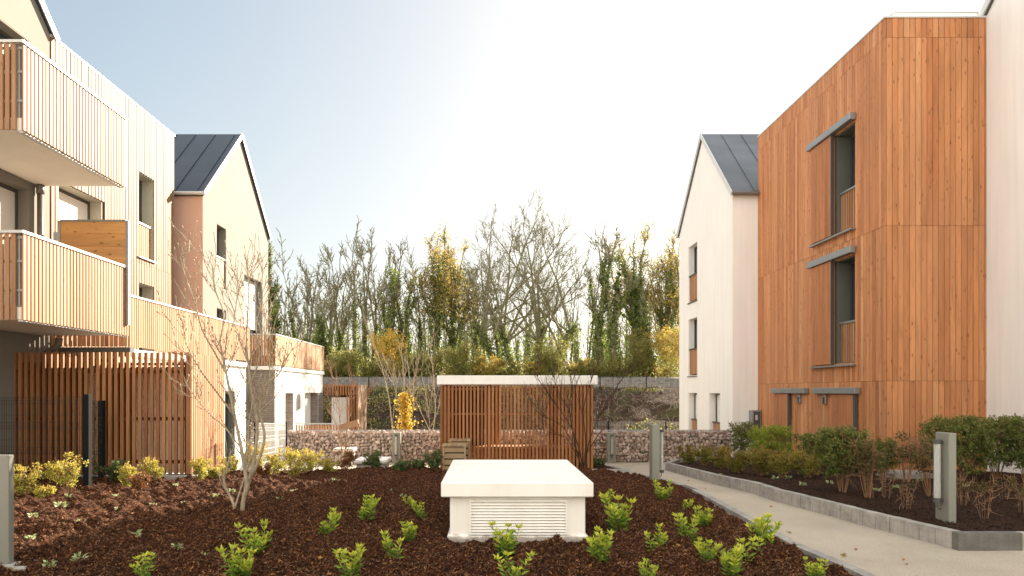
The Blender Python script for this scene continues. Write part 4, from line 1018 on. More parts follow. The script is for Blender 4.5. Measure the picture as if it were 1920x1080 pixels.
# ---------- bushes with stems and leaf cloud
def bush(name, label, cat, loc, h, wd, mat, nleaf, ls, seed, clear=0.0, box=0.0, nst=9, stemmat='twig_brown', group=None, up=.6, tiers=None):
    rs = np.random.default_rng(seed); t = thing(name, label, cat, loc, group); L0 = np.array(loc); st, lv = MB(), MB()
    tops = []
    for s in range(nst):
        a = rs.uniform(0, 6.28); rr = math.sqrt(rs.random())*wd*.48; tx = np.array([math.cos(a)*rr, math.sin(a)*rr, h*rs.uniform(.72, 1.0)])
        b = np.array([math.cos(a)*.03, math.sin(a)*.03, -.05]); mid = b*.4+tx*np.array([.45, .45, .5])+rs.normal(size=3)*.03*h
        tt = np.linspace(0, 1, 6)[:, None]; pts = (1-tt)**2*b+2*tt*(1-tt)*mid+tt**2*tx+L0; st.tube(pts, np.linspace(.008, .003, 6)*min(1.3, h)*(.65 if name == 'twiggy_shrub' else 1), 4, cap=False); tops.append(pts)
        for q in range(5):
            f = rs.uniform(.3, .95); i = f*5; j = min(int(i), 4); p = pts[j]+(pts[j+1]-pts[j])*(i-j); dd = rand_dirs(rs, 1, .7)[0]; e = p+dd*h*rs.uniform(.12, .3)
            pp = np.stack([p, (p+e)/2+rs.normal(size=3)*.01, e]); st.tube(pp, [.004, .003, .002], 3, cap=False); tops.append(pp)
    # leaf clumps sit on the stems
    nc = max(6, nleaf//26); C = []
    for k in range(nc):
        pl = tops[rs.integers(len(tops))]; f = rs.random()**.6; j = min(int(f*(len(pl)-1)), len(pl)-2); C.append(pl[j]+(pl[j+1]-pl[j])*rs.random())
    C = np.array(C); z = (C[:, 2]-L0[2])/h
    if box:                                      # clipped top and sides
        C = L0+np.stack([rs.uniform(-.5, .5, nc)*wd, rs.uniform(-.5, .5, nc)*wd*box, h*(clear+(1-clear)*rs.random(nc)**.75)], -1); z = (C[:, 2]-L0[2])/h
    C = C[z > clear]
    n = nleaf; c = C[rs.integers(len(C), size=n)]+rs.normal(size=(n, 3))*np.array([.05, .05, .05])*max(.35, h)*(.6 if box else 1)
    c[:, 2] = np.clip(c[:, 2], L0[2]+.01, L0[2]+h*1.04+rs.random(n)*.02)
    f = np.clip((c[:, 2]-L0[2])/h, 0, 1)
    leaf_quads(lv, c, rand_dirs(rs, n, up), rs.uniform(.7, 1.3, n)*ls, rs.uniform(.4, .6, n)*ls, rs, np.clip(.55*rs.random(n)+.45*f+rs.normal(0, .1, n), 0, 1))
    st.build('stems', M[stemmat], t); lv.build('foliage', M[mat], t); return t
# left row, sunlit
LB = [(45, 945, 64, 62, 'l_gold', 'sunlit golden shrub beside the cropped bollard at the left edge'),
 (78, 946, 24, 40, 'l_gold', 'low sunlit golden shrub at the foot of the leftmost shrub'),
 (128, 936, 66, 60, 'l_gold', 'round sunlit golden shrub just left of the black fence post'),
 (205, 912, 38, 60, 'l_dark', 'shaded dark green shrub between the two black fence posts and shelter'),
 (240, 922, 52, 48, 'l_gold', 'sunlit golden shrub right of the black posts, before the bin shelter'),
 (262, 928, 30, 40, 'l_red', 'small shrub with pinkish red leaves before the bin shelter'),
 (285, 912, 44, 46, 'l_gold', 'sunlit green gold shrub beside the pinkish one'),
 (372, 914, 42, 44, 'l_gold', 'sunlit golden shrub at the right corner of the bin shelter'),
 (405, 908, 26, 44, 'l_gold', 'low golden shrub left of the bare tree stems'),
 (432, 900, 34, 40, 'l_gold', 'golden shrub seen behind the bare tree stems'),
 (478, 900, 56, 44, 'l_gold', 'tall golden shrub right behind the bare tree'),
 (494, 906, 20, 36, 'l_red', 'small reddish shrub right of the bare tree stems'),
 (520, 906, 46, 46, 'l_gold', 'golden shrub at the near end of the low wire fence'),
 (552, 908, 52, 50, 'l_gold', 'golden shrub in front of the gabion wall left end'),
 (588, 905, 48, 50, 'l_gold', 'golden shrub left of the russet one before the gabion wall'),
 (618, 900, 36, 40, 'l_gold', 'small golden shrub touching the russet shrub'),
 (645, 896, 42, 42, 'l_red', 'russet brown shrub at the left corner of the low white vent box'),
 (700, 896, 30, 40, 'l_dark', 'glossy dark green shrub before the low white vent box'),
 (752, 896, 24, 36, 'l_dark', 'dark green low shrub right of the low white vent box'),
 (782, 894, 24, 34, 'l_dark', 'dark green low shrub left of the compost box, farther one'),
 (815, 896, 34, 44, 'l_dark', 'dark green shrub with pale leaf edges against the compost box')]
for i, (px, py, hp, wp, mt, lab) in enumerate(LB):
    d = depth_of(py); s = d/F; x = wx(px, d)
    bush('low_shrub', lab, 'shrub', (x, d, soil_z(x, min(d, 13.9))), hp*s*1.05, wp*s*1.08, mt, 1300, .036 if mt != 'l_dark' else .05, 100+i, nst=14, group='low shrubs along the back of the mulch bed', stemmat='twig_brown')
# right beds
RB = [('hedge_shrub', 1394, 862, 66, 44, 'l_hedge', 2600, .3, .9, 'dark green clipped hedge shrub at the gabion wall end, beside bright hedge'),
 ('hedge_shrub', 1446, 876, 76, 70, 'l_bright', 4200, .25, .8, 'bright green clipped hedge shrub with flat top before the larch cladding'),
 ('hedge_shrub', 1530, 890, 74, 62, 'l_hedge', 3000, .22, .8, 'dark green loose shrub, first right of the bright clipped hedge'),
 ('hedge_shrub', 1580, 924, 116, 72, 'l_hedge', 3400, .42, .8, 'tall leggy green shrub with bare twiggy base under the window'),
 ('hedge_shrub', 1628, 932, 118, 66, 'l_bronze', 1500, .34, 0, 'tall thin bronze green shrub before the larch building corner'),
 ('hedge_shrub', 1655, 900, 78, 60, 'l_hedge', 1700, .3, 0, 'bushy olive shrub right at the larch building corner'),
 ('hedge_shrub', 1745, 930, 122, 66, 'l_bronze', 900, .35, 0, 'sparse dark bronze shrub just left of the big tube lamp bollard'),
 ('hedge_shrub', 1700, 905, 92, 44, 'l_bronze', 500, .45, 0, 'sparse reddish shrub against the larch front face'),
 ('hedge_shrub', 1800, 905, 116, 104, 'l_hedge', 5200, .3, .8, 'big dark flat topped hedge shrub right behind the tube lamp bollard'),
 ('hedge_shrub', 1868, 900, 112, 76, 'l_hedge', 3600, .38, .8, 'flat topped hedge shrub with bare fanning stems before the white wall'),
 ('hedge_shrub', 1925, 905, 118, 70, 'l_hedge', 3200, .4, .8, 'flat topped hedge shrub cut off by the right edge'),
 ('twiggy_shrub', 1700, 955, 62, 44, 'l_bronze', 70, .5, 0, 'small bare twiggy shrub in front of the inspection slab'),
 ('twiggy_shrub', 1660, 934, 66, 40, 'l_bronze', 160, .5, 0, 'small twiggy shrub between the tall bronze shrub and inspection slab'),
 ('twiggy_shrub', 1846, 972, 84, 56, 'l_bronze', 220, .45, 0, 'small twiggy shrub just right of the big tube lamp bollard'),
 ('twiggy_shrub', 1882, 936, 50, 50, 'l_bronze', 200, .45, 0, 'small twiggy shrub below the hedge before the white wall'),
 ('twiggy_shrub', 1918, 962, 70, 44, 'l_bronze', 160, .45, 0, 'small twiggy shrub cut by the right edge of the picture'),
 ('twiggy_shrub', 1805, 945, 60, 30, 'l_bronze', 120, .4, 0, 'small twiggy shrub half hidden behind the tube lamp bollard')]
for i, (nm, px, py, hp, wp, mt, nl, cl, bx_, lab) in enumerate(RB):
    cl = cl*.6 if bx_ else cl
    nl = int(nl*(1.7 if mt != 'l_bronze' else .8))
    d = depth_of(py, .12); s = d/F; x = wx(px, d)
    if 7.3 < x < 9.4 and d > 12.4: d = 12.3; s = d/F; x = wx(px, d)
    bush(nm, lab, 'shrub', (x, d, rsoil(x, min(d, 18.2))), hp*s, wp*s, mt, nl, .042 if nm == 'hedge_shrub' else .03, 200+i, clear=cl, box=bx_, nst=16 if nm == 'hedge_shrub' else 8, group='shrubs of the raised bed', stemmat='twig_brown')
RL = [(1290, 868, 24, 36, 'first low yellow green shrub at the far end of the raised bed'), (1322, 872, 30, 38, 'low green shrub in front of the gabion wall, raised bed'),
 (1352, 878, 28, 40, 'low reddish yellow shrub left of the white house corner'), (1385, 886, 32, 44, 'low russet shrub below the dark clipped hedge'),
 (1425, 892, 38, 46, 'low yellow green shrub below the bright clipped hedge'), (1468, 896, 40, 50, 'low yellow green shrub under the right side of the bright hedge'), (1515, 896, 36, 48, 'low golden shrub at the edge of the dark loose shrub')]
for i, (px, py, hp, wp, lab) in enumerate(RL):
    d = depth_of(py, .12); s = d/F; x = wx(px, d); bush('low_shrub', lab, 'shrub', (x, d, rsoil(x, min(d, 18.2))), hp*s*1.35, wp*s*1.3, 'l_yellowgreen', 2200, .04, 240+i, nst=16, group='low shrubs along the raised bed kerb')
RSD = [(1350, 893), (1454, 899), (1478, 897), (1505, 911), (1555, 906), (1645, 924), (1680, 916), (1725, 904), (1810, 915)]
for i, (px, py) in enumerate(RSD):
    d = depth_of(py, .12); x = wx(px, d); copy_thing(sd0, (x, d, rsoil(x, d)), i, 1.1, 'tiny pale seedling in the raised bed, %s from the left' % ordw(i), 'tiny pale seedlings in the raised bed')
bush('low_shrub', 'low dark shrub in the kerbed planter right of the pavilion', 'shrub', (2.3, 14.6, -.13), .22, .6, 'l_dark', 700, .04, 260, nst=8)

# ---------- bare magnolia in the bed
def limb(segs, pix, d0, d1, r0, r1, base=None):
    n = len(pix); pts = []
    for i, (px, py) in enumerate(pix):
        d = d0+(d1-d0)*i/(n-1); pts.append((wx(px, d), d, wz(py, d)))
    P = np.array(pts); k = np.linspace(0, n-1, (n-1)*4+1); j = np.minimum(k.astype(int), n-2); f = (k-j)[:, None]
    # Catmull-Rom
    Pm = np.vstack([2*P[0]-P[1], P, 2*P[-1]-P[-2]]); a, b, c, e = Pm[j], Pm[j+1], Pm[j+2], Pm[j+3]
    Q = .5*((2*b)+(-a+c)*f+(2*a-5*b+4*c-e)*f**2+(-a+3*b-3*c+e)*f**3)
    segs.append((Q, np.linspace(r0, r1, len(Q)), 1)); return Q
def bare_tree(name, label, base, limbs, seed, barkm, twig, group=None, bud=True, tw=(5, .16, .5), leafmat=None, leafcol=None):
    rs = np.random.default_rng(seed); t = thing(name, label, 'tree', base, group); segs = []
    Qs = [limb(segs, *l) for l in limbs]; m = MB()
    for i, (q, r, l) in enumerate(segs): m.tube(q, r, 7, cap=False)
    m.build('trunk', M[barkm], t, True)
    tw_s = []; tips = []
    P = dict(levels=2, nseg=[5, 3], wob=[.09, .10], trop=[.14, .08], kids=[3, 0], ang=[.6, .6], ratio=[.5, .5], start=[.3, .3], rratio=.6, rmin=twig, taper=.6)
    for Q, (_, rad, _) in zip(Qs, segs):
        n = len(Q)
        for k in range(int(tw[0]*np.linalg.norm(np.diff(Q, axis=0), axis=1).sum())):
            f = rs.uniform(.3, 1)**.8; j = min(int(f*(n-1)), n-2); d = Q[j+1]-Q[j]; d /= np.linalg.norm(d)
            s_ = rs.normal(size=3); s_ -= s_.dot(d)*d; s_ /= np.linalg.norm(s_)
            grow(tw_s, tips, rs, Q[j], d*.8+s_*tw[2]+np.array([0, 0, .2]), tw[1]*rs.uniform(.6, 1.6), min(rad[min(j, len(rad)-1)]*.5, twig*2.2), 0, P)
    m = segs_mesh(tw_s, (4, 3, 3)); m.build('twigs', M[barkm], t)
    if bud:
        m = MB(); c = np.array([a for a, _ in tips]); dd = np.array([b for _, b in tips])
        for a, b in tips: m.tube([a-b*.004, a+b*.012, a+b*.028], [twig*.8, twig*2.0, twig*.4], 5, cap=False)
        for Q, rr, l in tw_s[::2]:
            a = Q[len(Q)//2]; b = rand_dirs(rs, 1, .6)[0]; m.tube([a, a+b*.012, a+b*.026], [twig*.7, twig*1.7, twig*.4], 4, cap=False)
        m.build('buds', M['bud'], t)['kind'] = 'stuff'
    if leafcol:
        mt, x_, y_, z0, z1, r_, n, ls = leafcol; lv = MB(); zz = rs.uniform(0, 1, n)**.8; th = rs.uniform(0, 6.28, n); rr = np.abs(rs.normal(0, .55, n))*r_*(1.25-.6*zz)*(1+.45*np.sin(zz*17+2*th)+.3*np.sin(zz*43+th))
        leaf_quads(lv, np.stack([x_+rr*np.cos(th)-.08*zz, y_+rr*np.sin(th), z0+(z1-z0)*zz], -1), rand_dirs(rs, n), ls, ls*.7, rs, rs.random(n)); lv.build('foliage', M[mt], t)
    if leafmat:
        lv = MB(); C = []
        for Q, rr, l in tw_s: C.append(Q)
        C = np.concatenate(C); C = C[rs.integers(len(C), size=leafmat[1])]+rs.normal(size=(leafmat[1], 3))*leafmat[3]
        C = C[(C[:, 2] < leafmat[4])] if len(leafmat) > 4 else C
        leaf_quads(lv, C, rand_dirs(rs, len(C)), leafmat[2], leafmat[2]*.6, rs, rs.random(len(C))); lv.build('foliage', M[leafmat[0]], t)
    return t
D0 = 7.45
zt0 = soil_z(wx(448, D0), D0)
bare_tree('young_tree', 'bare multi stemmed young tree on a mulch mound in the bed', (wx(450, D0), D0, zt0), [
 ([(453, 985), (456, 940), (462, 905), (452, 840), (440, 780), (424, 700), (412, 640)], D0, D0-.25, .026, .011),
 ([(458, 930), (470, 890), (478, 850), (482, 790), (470, 720), (462, 640), (466, 560), (463, 490)], D0, D0+.15, .024, .004),
 ([(462, 905), (482, 870), (496, 820), (488, 770), (500, 720), (524, 700), (535, 660)], D0, D0-.2, .019, .004),
 ([(441, 982), (438, 945), (420, 905), (428, 870), (433, 846)], D0-.02, D0+.1, .017, .008),
 ([(441, 950), (452, 915), (468, 860), (466, 800), (476, 740)], D0-.02, D0+.35, .012, .005),
 ([(424, 700), (402, 660), (380, 620), (366, 570), (348, 520), (338, 482)], D0-.2, D0-.3, .012, .003),
 ([(412, 640), (420, 590), (402, 540), (398, 500), (385, 470)], D0-.25, D0-.1, .010, .003),
 ([(440, 780), (410, 740), (380, 700), (356, 660), (340, 620)], D0-.1, D0-.5, .011, .003),
 ([(452, 840), (420, 800), (392, 775), (362, 740), (345, 712)], D0-.05, D0+.3, .009, .003),
 ([(468, 690), (450, 640), (440, 600), (446, 540), (438, 500)], D0+.1, D0+.45, .009, .003),
 ([(482, 790), (500, 740), (506, 690), (498, 640), (503, 590)], D0+.1, D0+.4, .010, .003),
 ([(470, 720), (486, 670), (480, 610), (492, 560), (488, 520)], D0+.1, D0-.1, .009, .003),
 ([(488, 770), (516, 745), (530, 720), (540, 700)], D0-.15, D0-.45, .008, .003)], 21, 'bark_pale', .0034, tw=(8.5, .26, .75))
D1 = 13.65
bare_tree('young_tree', 'dark bare multi stemmed shrub tree in front of the pavilion slats', (wx(1088, D1), D1, gz(D1)), [
 ([(1093, 895), (1088, 850), (1070, 800), (1040, 755), (1012, 715), (1000, 690)], D1, D1-.2, .016, .004),
 ([(1093, 890), (1078, 830), (1068, 770), (1072, 720), (1062, 675)], D1, D1+.1, .016, .004),
 ([(1094, 890), (1098, 830), (1094, 770), (1106, 720), (1120, 680)], D1, D1-.1, .015, .004),
 ([(1095, 890), (1104, 830), (1124, 780), (1150, 735), (1180, 690)], D1, D1+.1, .013, .004),
 ([(1085, 850), (1055, 800), (1022, 780), (1000, 755)], D1, D1-.3, .011, .003),
 ([(1085, 860), (1060, 820), (1030, 812), (1010, 800)], D1, D1-.3, .010, .003),
 ([(1100, 850), (1122, 815), (1140, 790), (1152, 760)], D1, D1-.3, .010, .003),
 ([(1068, 770), (1045, 730), (1035, 690)], D1, D1+.2, .009, .003)], 22, 'twig_dark', .0035, bud=False, tw=(8, .36, .6))
D2 = 15.6
bare_tree('sapling', 'thin reddish twiggy sapling growing out of the russet shrub', (wx(642, D2), D2, gz(D2)), [
 ([(642, 890), (640, 830), (636, 770), (625, 710), (612, 670)], D2, D2, .010, .003), ([(644, 880), (650, 810), (655, 750), (660, 690)], D2, D2+.2, .009, .003), ([(642, 870), (660, 820), (676, 770), (692, 730)], D2, D2-.2, .008, .003),
 ([(641, 850), (632, 800), (618, 760)], D2, D2+.2, .007, .003)], 23, 'twig_brown', .004, bud=False, tw=(6, .3, .5))
D3 = 20.8
bare_tree('sapling', 'young birch with a column of bright yellow leaves behind the gabion wall', (wx(762, D3), D3, -.75), [
 ([(764, 870), (762, 800), (758, 740), (755, 680), (750, 640)], D3, D3, .022, .004), ([(762, 820), (750, 770), (738, 720), (728, 690)], D3, D3-.3, .016, .004), ([(764, 820), (774, 770), (776, 720), (784, 680)], D3, D3+.3, .016, .004), ([(760, 780), (768, 730), (766, 680)], D3, D3, .014, .004)],
 24, 'bark_pale', .0045, bud=False, tw=(4, .5, .45), leafcol=('l_yellow', wx(763, D3), D3, -.3, 1.42, .24, 2600, .075))
bare_tree('sapling', 'pale bare sapling behind the gabion wall just left of the pavilion', (wx(808, D3), D3+.4, -.75), [
 ([(808, 870), (806, 800), (798, 740), (788, 690)], D3+.4, D3, .018, .004), ([(808, 830), (816, 770), (812, 700), (806, 640)], D3+.4, D3+.6, .02, .005), ([(807, 810), (788, 770), (772, 735)], D3+.4, D3+.1, .014, .004), ([(808, 800), (824, 760), (828, 720)], D3+.4, D3+.5, .014, .004)],
 25, 'bark_pale', .0045, bud=False, tw=(3.5, .5, .45), leafmat=('l_yellow', 90, .07, .04, .2))
bare_tree('sapling', 'slender bare sapling leaning left between the porch and yellow birch', (wx(735, D3), D3+2, -.75), [
 ([(742, 870), (735, 800), (728, 740), (716, 690), (700, 640), (690, 600)], D3+2, D3+2, .022, .004), ([(735, 800), (742, 740), (748, 700)], D3+2, D3+2, .012, .004)], 26, 'bark_pale', .0045, bud=False, tw=(2.5, .45, .45))

# ---------- woodland behind
def dome(segs, tips, rs, base, H, W, stems, nprim, zlow, rmin, r0, tw=1.0):
    cx = base+np.array([0, 0, H*zlow]); up = H*(1-zlow)
    roots = []
    for k in range(stems):
        off = np.array([(k-(stems-1)/2)*.35, rs.uniform(-.3, .3), 0]); aim = np.array([(k-(stems-1)/2)*W*.22+rs.normal()*.1, rs.normal()*W*.1, H*zlow])
        n = 8; tt = np.linspace(0, 1, n+1)[:, None]; pts = base+off+aim*tt+np.cumsum(rs.normal(size=(n+1, 3))*np.array([.05, .05, 0]), 0); segs.append((pts, r0*(1-.35*tt[:, 0]), 0)); roots.append(pts)
    prim = []
    for k in range(nprim):
        pts0 = roots[k % stems]; f = rs.uniform(.72, 1.0); P0 = pts0[int(f*8)]
        th = 2.399*k+rs.uniform(-.3, .3); ph = math.acos(1-(.02+.98*(k+.5)/nprim)*.93); 
        E = cx+np.array([math.sin(ph)*math.cos(th)*W/2*.86, math.sin(ph)*math.sin(th)*W/2*.86, math.cos(ph)*up*.9+.1*up])
        Cc = P0+(E-P0)*np.array([.45, .45, .62])+np.array([0, 0, -.02*H*math.sin(ph)])
        n = 12; tt = np.linspace(0, 1, n+1)[:, None]; pts = (1-tt)**2*P0+2*tt*(1-tt)*Cc+tt**2*E; wob = np.cumsum(rs.normal(size=(n+1, 3))*.06*H/13, 0); wob -= wob*0; pts = pts+wob*tt
        rr = r0*.42*(1-.86*tt[:, 0])+rmin; segs.append((pts, rr, 1)); prim.append((pts, rr))
    P = dict(levels=4, nseg=[5, 4, 3, 2], wob=[.09, .1, .1, .1], trop=[.05, .04, .02, 0], kids=[4, 4, 3, 0], ang=[.55, .55, .6, .6], ratio=[.62, .6, .55, .5], start=[.2, .2, .2, .2], rratio=.6, rmin=rmin, taper=.6)
    for pts, rr in prim:
        for q in range(5):
            f = rs.uniform(.38, .97) if q else 1.0; j = min(int(f*12), 11); d = pts[j+1]-pts[j]; d /= np.linalg.norm(d)
            s_ = rs.normal(size=3); s_ -= s_.dot(d)*d; s_ /= np.linalg.norm(s_)
            sub = []; grow(sub, tips, rs, pts[j], d+s_*(.75 if q else .1)+np.array([0, 0, .15]), (W*.12+.75)*tw*rs.uniform(.7, 1.2)*(1.25-.5*f), max(rr[j]*.6, rmin), 0, P)
            segs.extend([(a, b, c+2) for a, b, c in sub])
def wood_tree(px, top, base_py, kind, seed, d, label, lean=0.0, tr=None, w_=1.0):
    rs = np.random.default_rng(seed); x = wx(px, d); zb_ = 1.6; H = (wz(top, d)-zb_)*1.06
    t = thing('woodland_tree', label, 'tree', (x, d, zb_), 'trees of the wood on the embankment')
    r0 = tr or .011*H+.02
    segs, tips = [], []
    p = np.array([x, d, zb_-.2]); up = np.array([lean, 0, 1.0])
    if kind == 'fan':
        dome(segs, tips, rs, p, H, 10.5, 4, 26, .38, .012, .19)
    fork = False
    if kind in ('fork', 'ivyfork', 'leafy'): dome(segs, tips, rs, p, H, rs.uniform(2.4, 3.4), 2 if kind != 'leafy' else 1, 7, .42, .016, r0)
    elif kind != 'fan':
        P = dict(levels=4, nseg=[9, 6, 4, 3], wob=[.045, .09, .11, .12], trop=[.03, .07, .06, .02], kids=[10 if not fork else 8, 6, 5, 0], ang=[.55 if not fork else .5, .6, .65, .6], ratio=[.30*w_ if not fork else .46*w_, .5, .5, .5], start=[.38, .2, .2, .2], rratio=.55, rmin=.02, taper=.75)
        if kind == 'pole': P['kids'] = [6, 3, 2, 0]; P['ratio'] = [.2, .5, .5, .5]
        grow(segs, tips, rs, p, up, H*(.85 if not fork else .72), r0, 0, P)
    zm = max(q[0][:, 2].max() for q in segs); k_ = H/(zm-zb_); b0 = np.array([x, d, zb_]); kk = np.array([min(k_, 1.35 if kind != 'fan' else 1.3)*1.0]*2+[k_])
    segs = [(b0+(q[0]-b0)*kk, q[1], q[2]) for q in segs]; tips = [(b0+(a-b0)*kk, b) for a, b in tips]
    segs_mesh([s for s in segs if s[2] < (2 if kind != 'fan' else 2)], (8, 6)).build('trunk', M['bark_dark'], t)
    m = segs_mesh([s for s in segs if s[2] >= 2], (4, 4, 4, 3, 3)); m.build('crown', M['bark_dark'], t)
    # ivy on the main limbs
    iv = {'ivy': 2.4, 'ivyfork': 2.2, 'fan': 1.7, 'fork': 1.0, 'bare': .9, 'pole': .3, 'leafy': 1.3}[kind]
    lim = {'ivy': .95, 'ivyfork': .75, 'fan': .6, 'fork': .5, 'bare': .45, 'pole': .4, 'leafy': .8}[kind]*H
    lv = MB(); C = []; 
    for pts, rad, lev in segs:
        if lev > (1 if kind in ('ivy', 'ivyfork', 'leafy') else 0): continue
        dens = iv*(1.0 if lev == 0 else .35)
        for i in range(len(pts)-1):
            if pts[i][2]-zb_ > lim: continue
            L = np.linalg.norm(pts[i+1]-pts[i]); n = int(230*dens*L); f = rs.random((n, 1))
            thick = (.32*iv**.8*(1-.45*(pts[i][2]-zb_)/max(lim, .1)) if lev == 0 else .16*iv**.5)
            thick *= (.65+.7*rs.random())
            C.append(pts[i]+(pts[i+1]-pts[i])*f+rand_dirs(rs, n)*thick*rs.random((n, 1))**.5)
    if C:
        C = np.concatenate(C)
        if len(C): leaf_quads(lv, C, rand_dirs(rs, len(C)), rs.uniform(.10, .18, len(C)), rs.uniform(.07, .12, len(C)), rs, rs.random(len(C))); lv.build('ivy', M['l_ivy'], t)
    if kind == 'leafy':
        lv = MB(); T = np.array([a for a, _ in tips]); n = 5200; c = T[rs.integers(len(T), size=n)]+rs.normal(size=(n, 3))*.22
        leaf_quads(lv, c, rand_dirs(rs, n), rs.uniform(.07, .14, n), rs.uniform(.05, .09, n), rs, rs.random(n)); lv.build('foliage', M['l_autumn'], t)
    return t
WT = [ # px, top row, kind, depth, trunk radius, label
 (516, 440, 'ivy', 43, .22, 'dark ivy clad tree hard against the cream gable of the left house'),
 (556, 455, 'bare', 46, .10, 'thin bare tree, first right of the dark ivy clad one'),
 (588, 490, 'fork', 44, .11, 'bare forked tree above the end of the far annex'),
 (612, 585, 'ivy', 43, .14, 'short ivy covered stump tree above the annex corner'),
 (628, 465, 'fork', 47, .13, 'bare spreading tree behind the short ivy stump'),
 (664, 425, 'bare', 44, .17, 'tall pointed bare tree, highest on the left of the wood'),
 (688, 440, 'fork', 46, .15, 'bare tree with ivy sleeves right of the highest left tree'),
 (706, 480, 'pole', 49, .08, 'thin pole tree with wavering stem left of the forked ivy tree'),
 (744, 458, 'ivyfork', 44, .20, 'forked tree with ivy up to the crotch, above the yellow bush'),
 (768, 500, 'pole', 50, .10, 'dark thin pole tree between the forked ivy tree and leafy one'),
 (790, 470, 'bare', 47, .13, 'bare dark trunked tree left of the tree with brown leaves'),
 (818, 440, 'leafy', 44, .15, 'tree with thin orange brown leaves left of the great fan tree'),
 (848, 465, 'leafy', 46, .14, 'yellowish leafed tree with ivy trunk beside the orange brown one'),
 (880, 500, 'fork', 49, .11, 'bare crooked tree below left of the great fan tree'),
 (908, 520, 'bare', 46, .12, 'leaning thin ivy trunk left of the great fan tree'),
 (985, 366, 'fan', 45, .26, 'great bare fan shaped tree, tallest of the wood behind the pavilion'),
 (948, 480, 'bare', 51, .12, 'slim tree behind the left side of the great fan tree'),
 (1072, 490, 'pole', 48, .07, 'thin pole tree in the bright gap right of the fan tree'),
 (1102, 430, 'pole', 46, .09, 'lone tall thin tree just left of the thick ivy tree'),
 (1140, 436, 'ivyfork', 43, .30, 'thick dark ivy clad forked tree right of the pavilion'),
 (1185, 430, 'leafy', 45, .20, 'leafy yellow green tree between the two thick ivy trees'),
 (1228, 455, 'ivy', 43, .24, 'leaning dark ivy column near the right white house'),
 (1250, 470, 'leafy', 47, .14, 'pale leafy tree touching the right white house gable'),
 (1282, 440, 'leafy', 50, .14, 'leafy tree mostly hidden by the right white house')]
for i, (px, top, kind, d, tr, lab) in enumerate(WT):
    wood_tree(px, top, 700, kind, 300+i, d, lab, lean={516: .0, 1228: -.12, 908: -.18}.get(px, rng.uniform(-.05, .05)), tr=tr, w_=1.0)
# farther wood reads as one mass
def far_wood():
    rs = np.random.default_rng(77); m = MB(); lv = MB()
    P = dict(levels=3, nseg=[7, 4, 3], wob=[.05, .1, .12], trop=[.03, .06, .02], kids=[6, 3, 0], ang=[.5, .6, .6], ratio=[.28, .5, .5], start=[.35, .2, .2], rratio=.55, rmin=.028, taper=.7)
    for k in range(200):
        d = rs.uniform(53, 82); x = rs.uniform(-.36, .31)*d; segs, tips = [], []
        H = rs.uniform(7.5, 13.0)*(.75 if x/d < -.1 else .9)
        grow(segs, tips, rs, np.array([x, d, 1.5]), np.array([rs.normal()*.06, 0, 1.0]), H*.8, rs.uniform(.07, .16), 0, P)
        for pts, rad, lev in segs: m.tube(pts, rad, (5, 3, 3)[lev], cap=False)
        pts = segs[0][0]; n = int(rs.uniform(100, 650)); f = rs.random(n)**1.3*(len(pts)-1)*.75; j = f.astype(int)
        c = pts[j]+(pts[j+1]-pts[j])*(f-j)[:, None]+rand_dirs(rs, n)*rs.random((n, 1))*.5
        leaf_quads(lv, c, rand_dirs(rs, n), rs.uniform(.14, .24, n), rs.uniform(.10, .16, n), rs, rs.random(n))
    t = stuff(m.build('far_woods', M['bark_dark'])); t['label'] = 'mass of thin bare trunks filling the wood farther back'; t['category'] = 'wood'
    lv.build('ivy', M['l_ivy'], t)
far_wood()
# undergrowth bushes at the edge of the wood
UB = [(628, 1.5, 2.6, 'l_under', 'olive green bush above the slatted porch'), (655, 2.3, 2.4, 'l_under', 'dark olive bush left of the big yellow bush'), (728, 3.5, 3.7, 'l_yellow', 'big bright yellow bush at the wood edge'),
 (700, 1.5, 2.0, 'l_under', 'low olive bush below the big yellow bush on its left'), (768, 2.0, 2.6, 'l_under', 'green bush right of the big yellow bush'), (812, 2.2, 2.8, 'l_under', 'broad olive bush left above the pavilion roof'), (866, 2.7, 3.2, 'l_under', 'tall yellow green bush above the pavilion roof left half'),
 (915, 1.9, 2.6, 'l_autumn', 'low autumn bush behind the middle of the pavilion roof'), (960, 1.7, 2.4, 'l_under', 'low green bush at the foot of the great fan tree'), (1035, 3.2, 2.6, 'l_under', 'dark pointed evergreen bush right of the great fan tree'), (1010, 1.6, 2.0, 'l_autumn', 'low brown bush beside the dark evergreen bush'),
 (1075, 1.7, 2.6, 'l_autumn', 'low tangled bush in the bright gap'), (1120, 1.5, 2.4, 'l_under', 'low bush at the foot of the thick ivy tree'), (1165, 2.0, 2.6, 'l_under', 'olive bush right of the thick ivy tree'), (1222, 1.5, 2.6, 'l_orange', 'low orange bush by the right white house'), (1262, 3.8, 2.6, 'l_autumn', 'tall yellow green bush against the right white house'), (1195, 3.4, 2.2, 'l_under', 'tall green bush between the ivy trees'), (590, 2.6, 2.6, 'l_under', 'green bush hidden behind the annex terrace')]
for i, (px, h, wd, mt, lab) in enumerate(UB):
    d = 41.3+(i % 3)*.9; bush('wild_bush', lab, 'bush', (wx(px, d), d, 1.75), h, wd*1.05, mt, 4600, .12, 400+i, nst=12, stemmat='bark_dark', group='wild bushes along the edge of the wood')
rs = np.random.default_rng(55); lv = MB(); n = 42000; Y = rs.uniform(41, 52, n); X = rs.uniform(-.34, .31, n)*Y; hz = (.9+.8*vnoise(X, Y, .35, 21, 3))*rs.random(n)
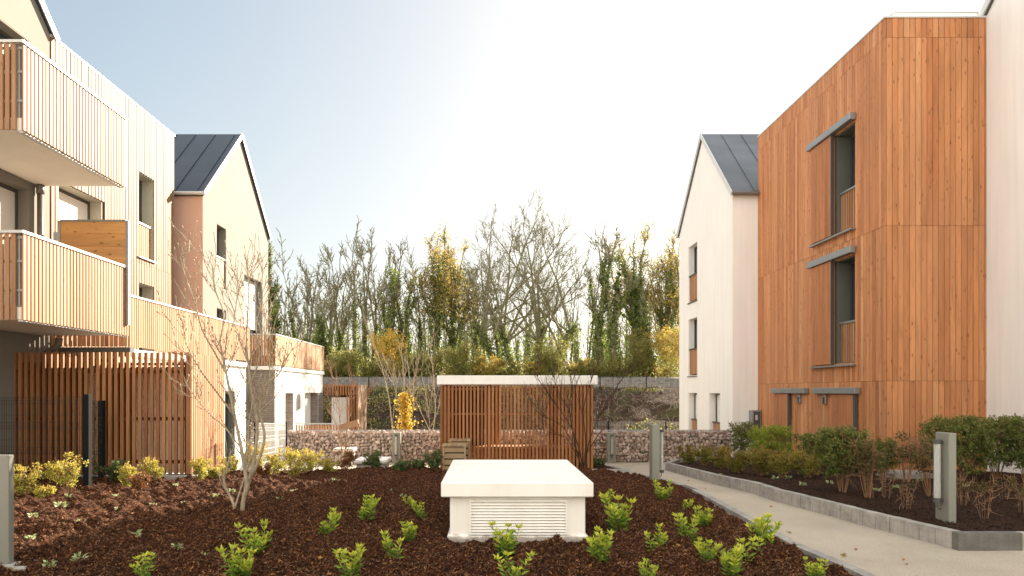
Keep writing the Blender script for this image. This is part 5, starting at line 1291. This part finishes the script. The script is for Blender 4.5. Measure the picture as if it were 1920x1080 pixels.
leaf_quads(lv, np.stack([X, Y, 1.9+np.maximum(hz, 0)*1.5], -1), rand_dirs(rs, n, .5), rs.uniform(.10, .2, n), rs.uniform(.06, .11, n), rs, rs.random(n)); stuff(lv.build('undergrowth', M['l_under']), 'tangled green and brown undergrowth along the wood edge', 'undergrowth')
lv = MB(); n = 26000; Y = rs.uniform(29.5, 37.3, n); X = rs.uniform(-12, 14, n); q = vnoise(X, Y, .5, 31, 3); k = (q > .16)|((Y > 35.6) & (q > .0)); X, Y = X[k], Y[k]
leaf_quads(lv, np.stack([X, Y, bank_h(X, Y)+rs.uniform(-.02, .12, len(X))], -1), rand_dirs(rs, len(X), .6), rs.uniform(.06, .14, len(X)), rs.uniform(.04, .08, len(X)), rs, rs.random(len(X))); stuff(lv.build('bank_weeds', M['l_under']), 'patches of green weeds on the dark earth embankment', 'weeds')
m = MB(); n = 5000
for k in range(1600):
    x, y = rs.uniform(-10, 13), rs.uniform(30, 37); z = float(bank_h(np.array([x]), np.array([y]))[0]); a = rand_dirs(rs, 1, .8)[0]*rs.uniform(.15, .5)
    p = np.array([x, y, z]); m.tube([p, p+a*.6+np.array([0,0,.04]), p+a], [.008, .006, .004], 3, cap=False, r=rs.random())
stuff(m.build('bank_twigs', M['bark_pale']), 'dry pale twigs and roots littering the earth embankment', 'twigs')

lv = MB(); n = 170; X = rs.uniform(-7, 4.2, n); Y = 1/rs.uniform(1/16, 1/5.2, n); Z = np.array([soil_z(a, b) if bed_keep(np.array(a), np.array(b)) else gz(b) for a, b in zip(X, Y)])
k = ~((X > -.5) & (X < 1.05) & (Y > 6.4) & (Y < 8.9)) & ~((X < -5.1) & (Y > 12)) & ((X < 3.7) | (Y > 30)); X, Y, Z = X[k], Y[k], Z[k]; n = len(X)
leaf_quads(lv, np.stack([X, Y, Z+.012], -1), np.stack([rs.normal(size=n), rs.normal(size=n), rs.normal(size=n)*.12], -1), rs.uniform(.03, .06, n), rs.uniform(.02, .035, n), rs, rs.random(n)); stuff(lv.build('fallen_leaves', M['l_orange']), 'dry brown and yellow leaves fallen on mulch and path', 'leaves')
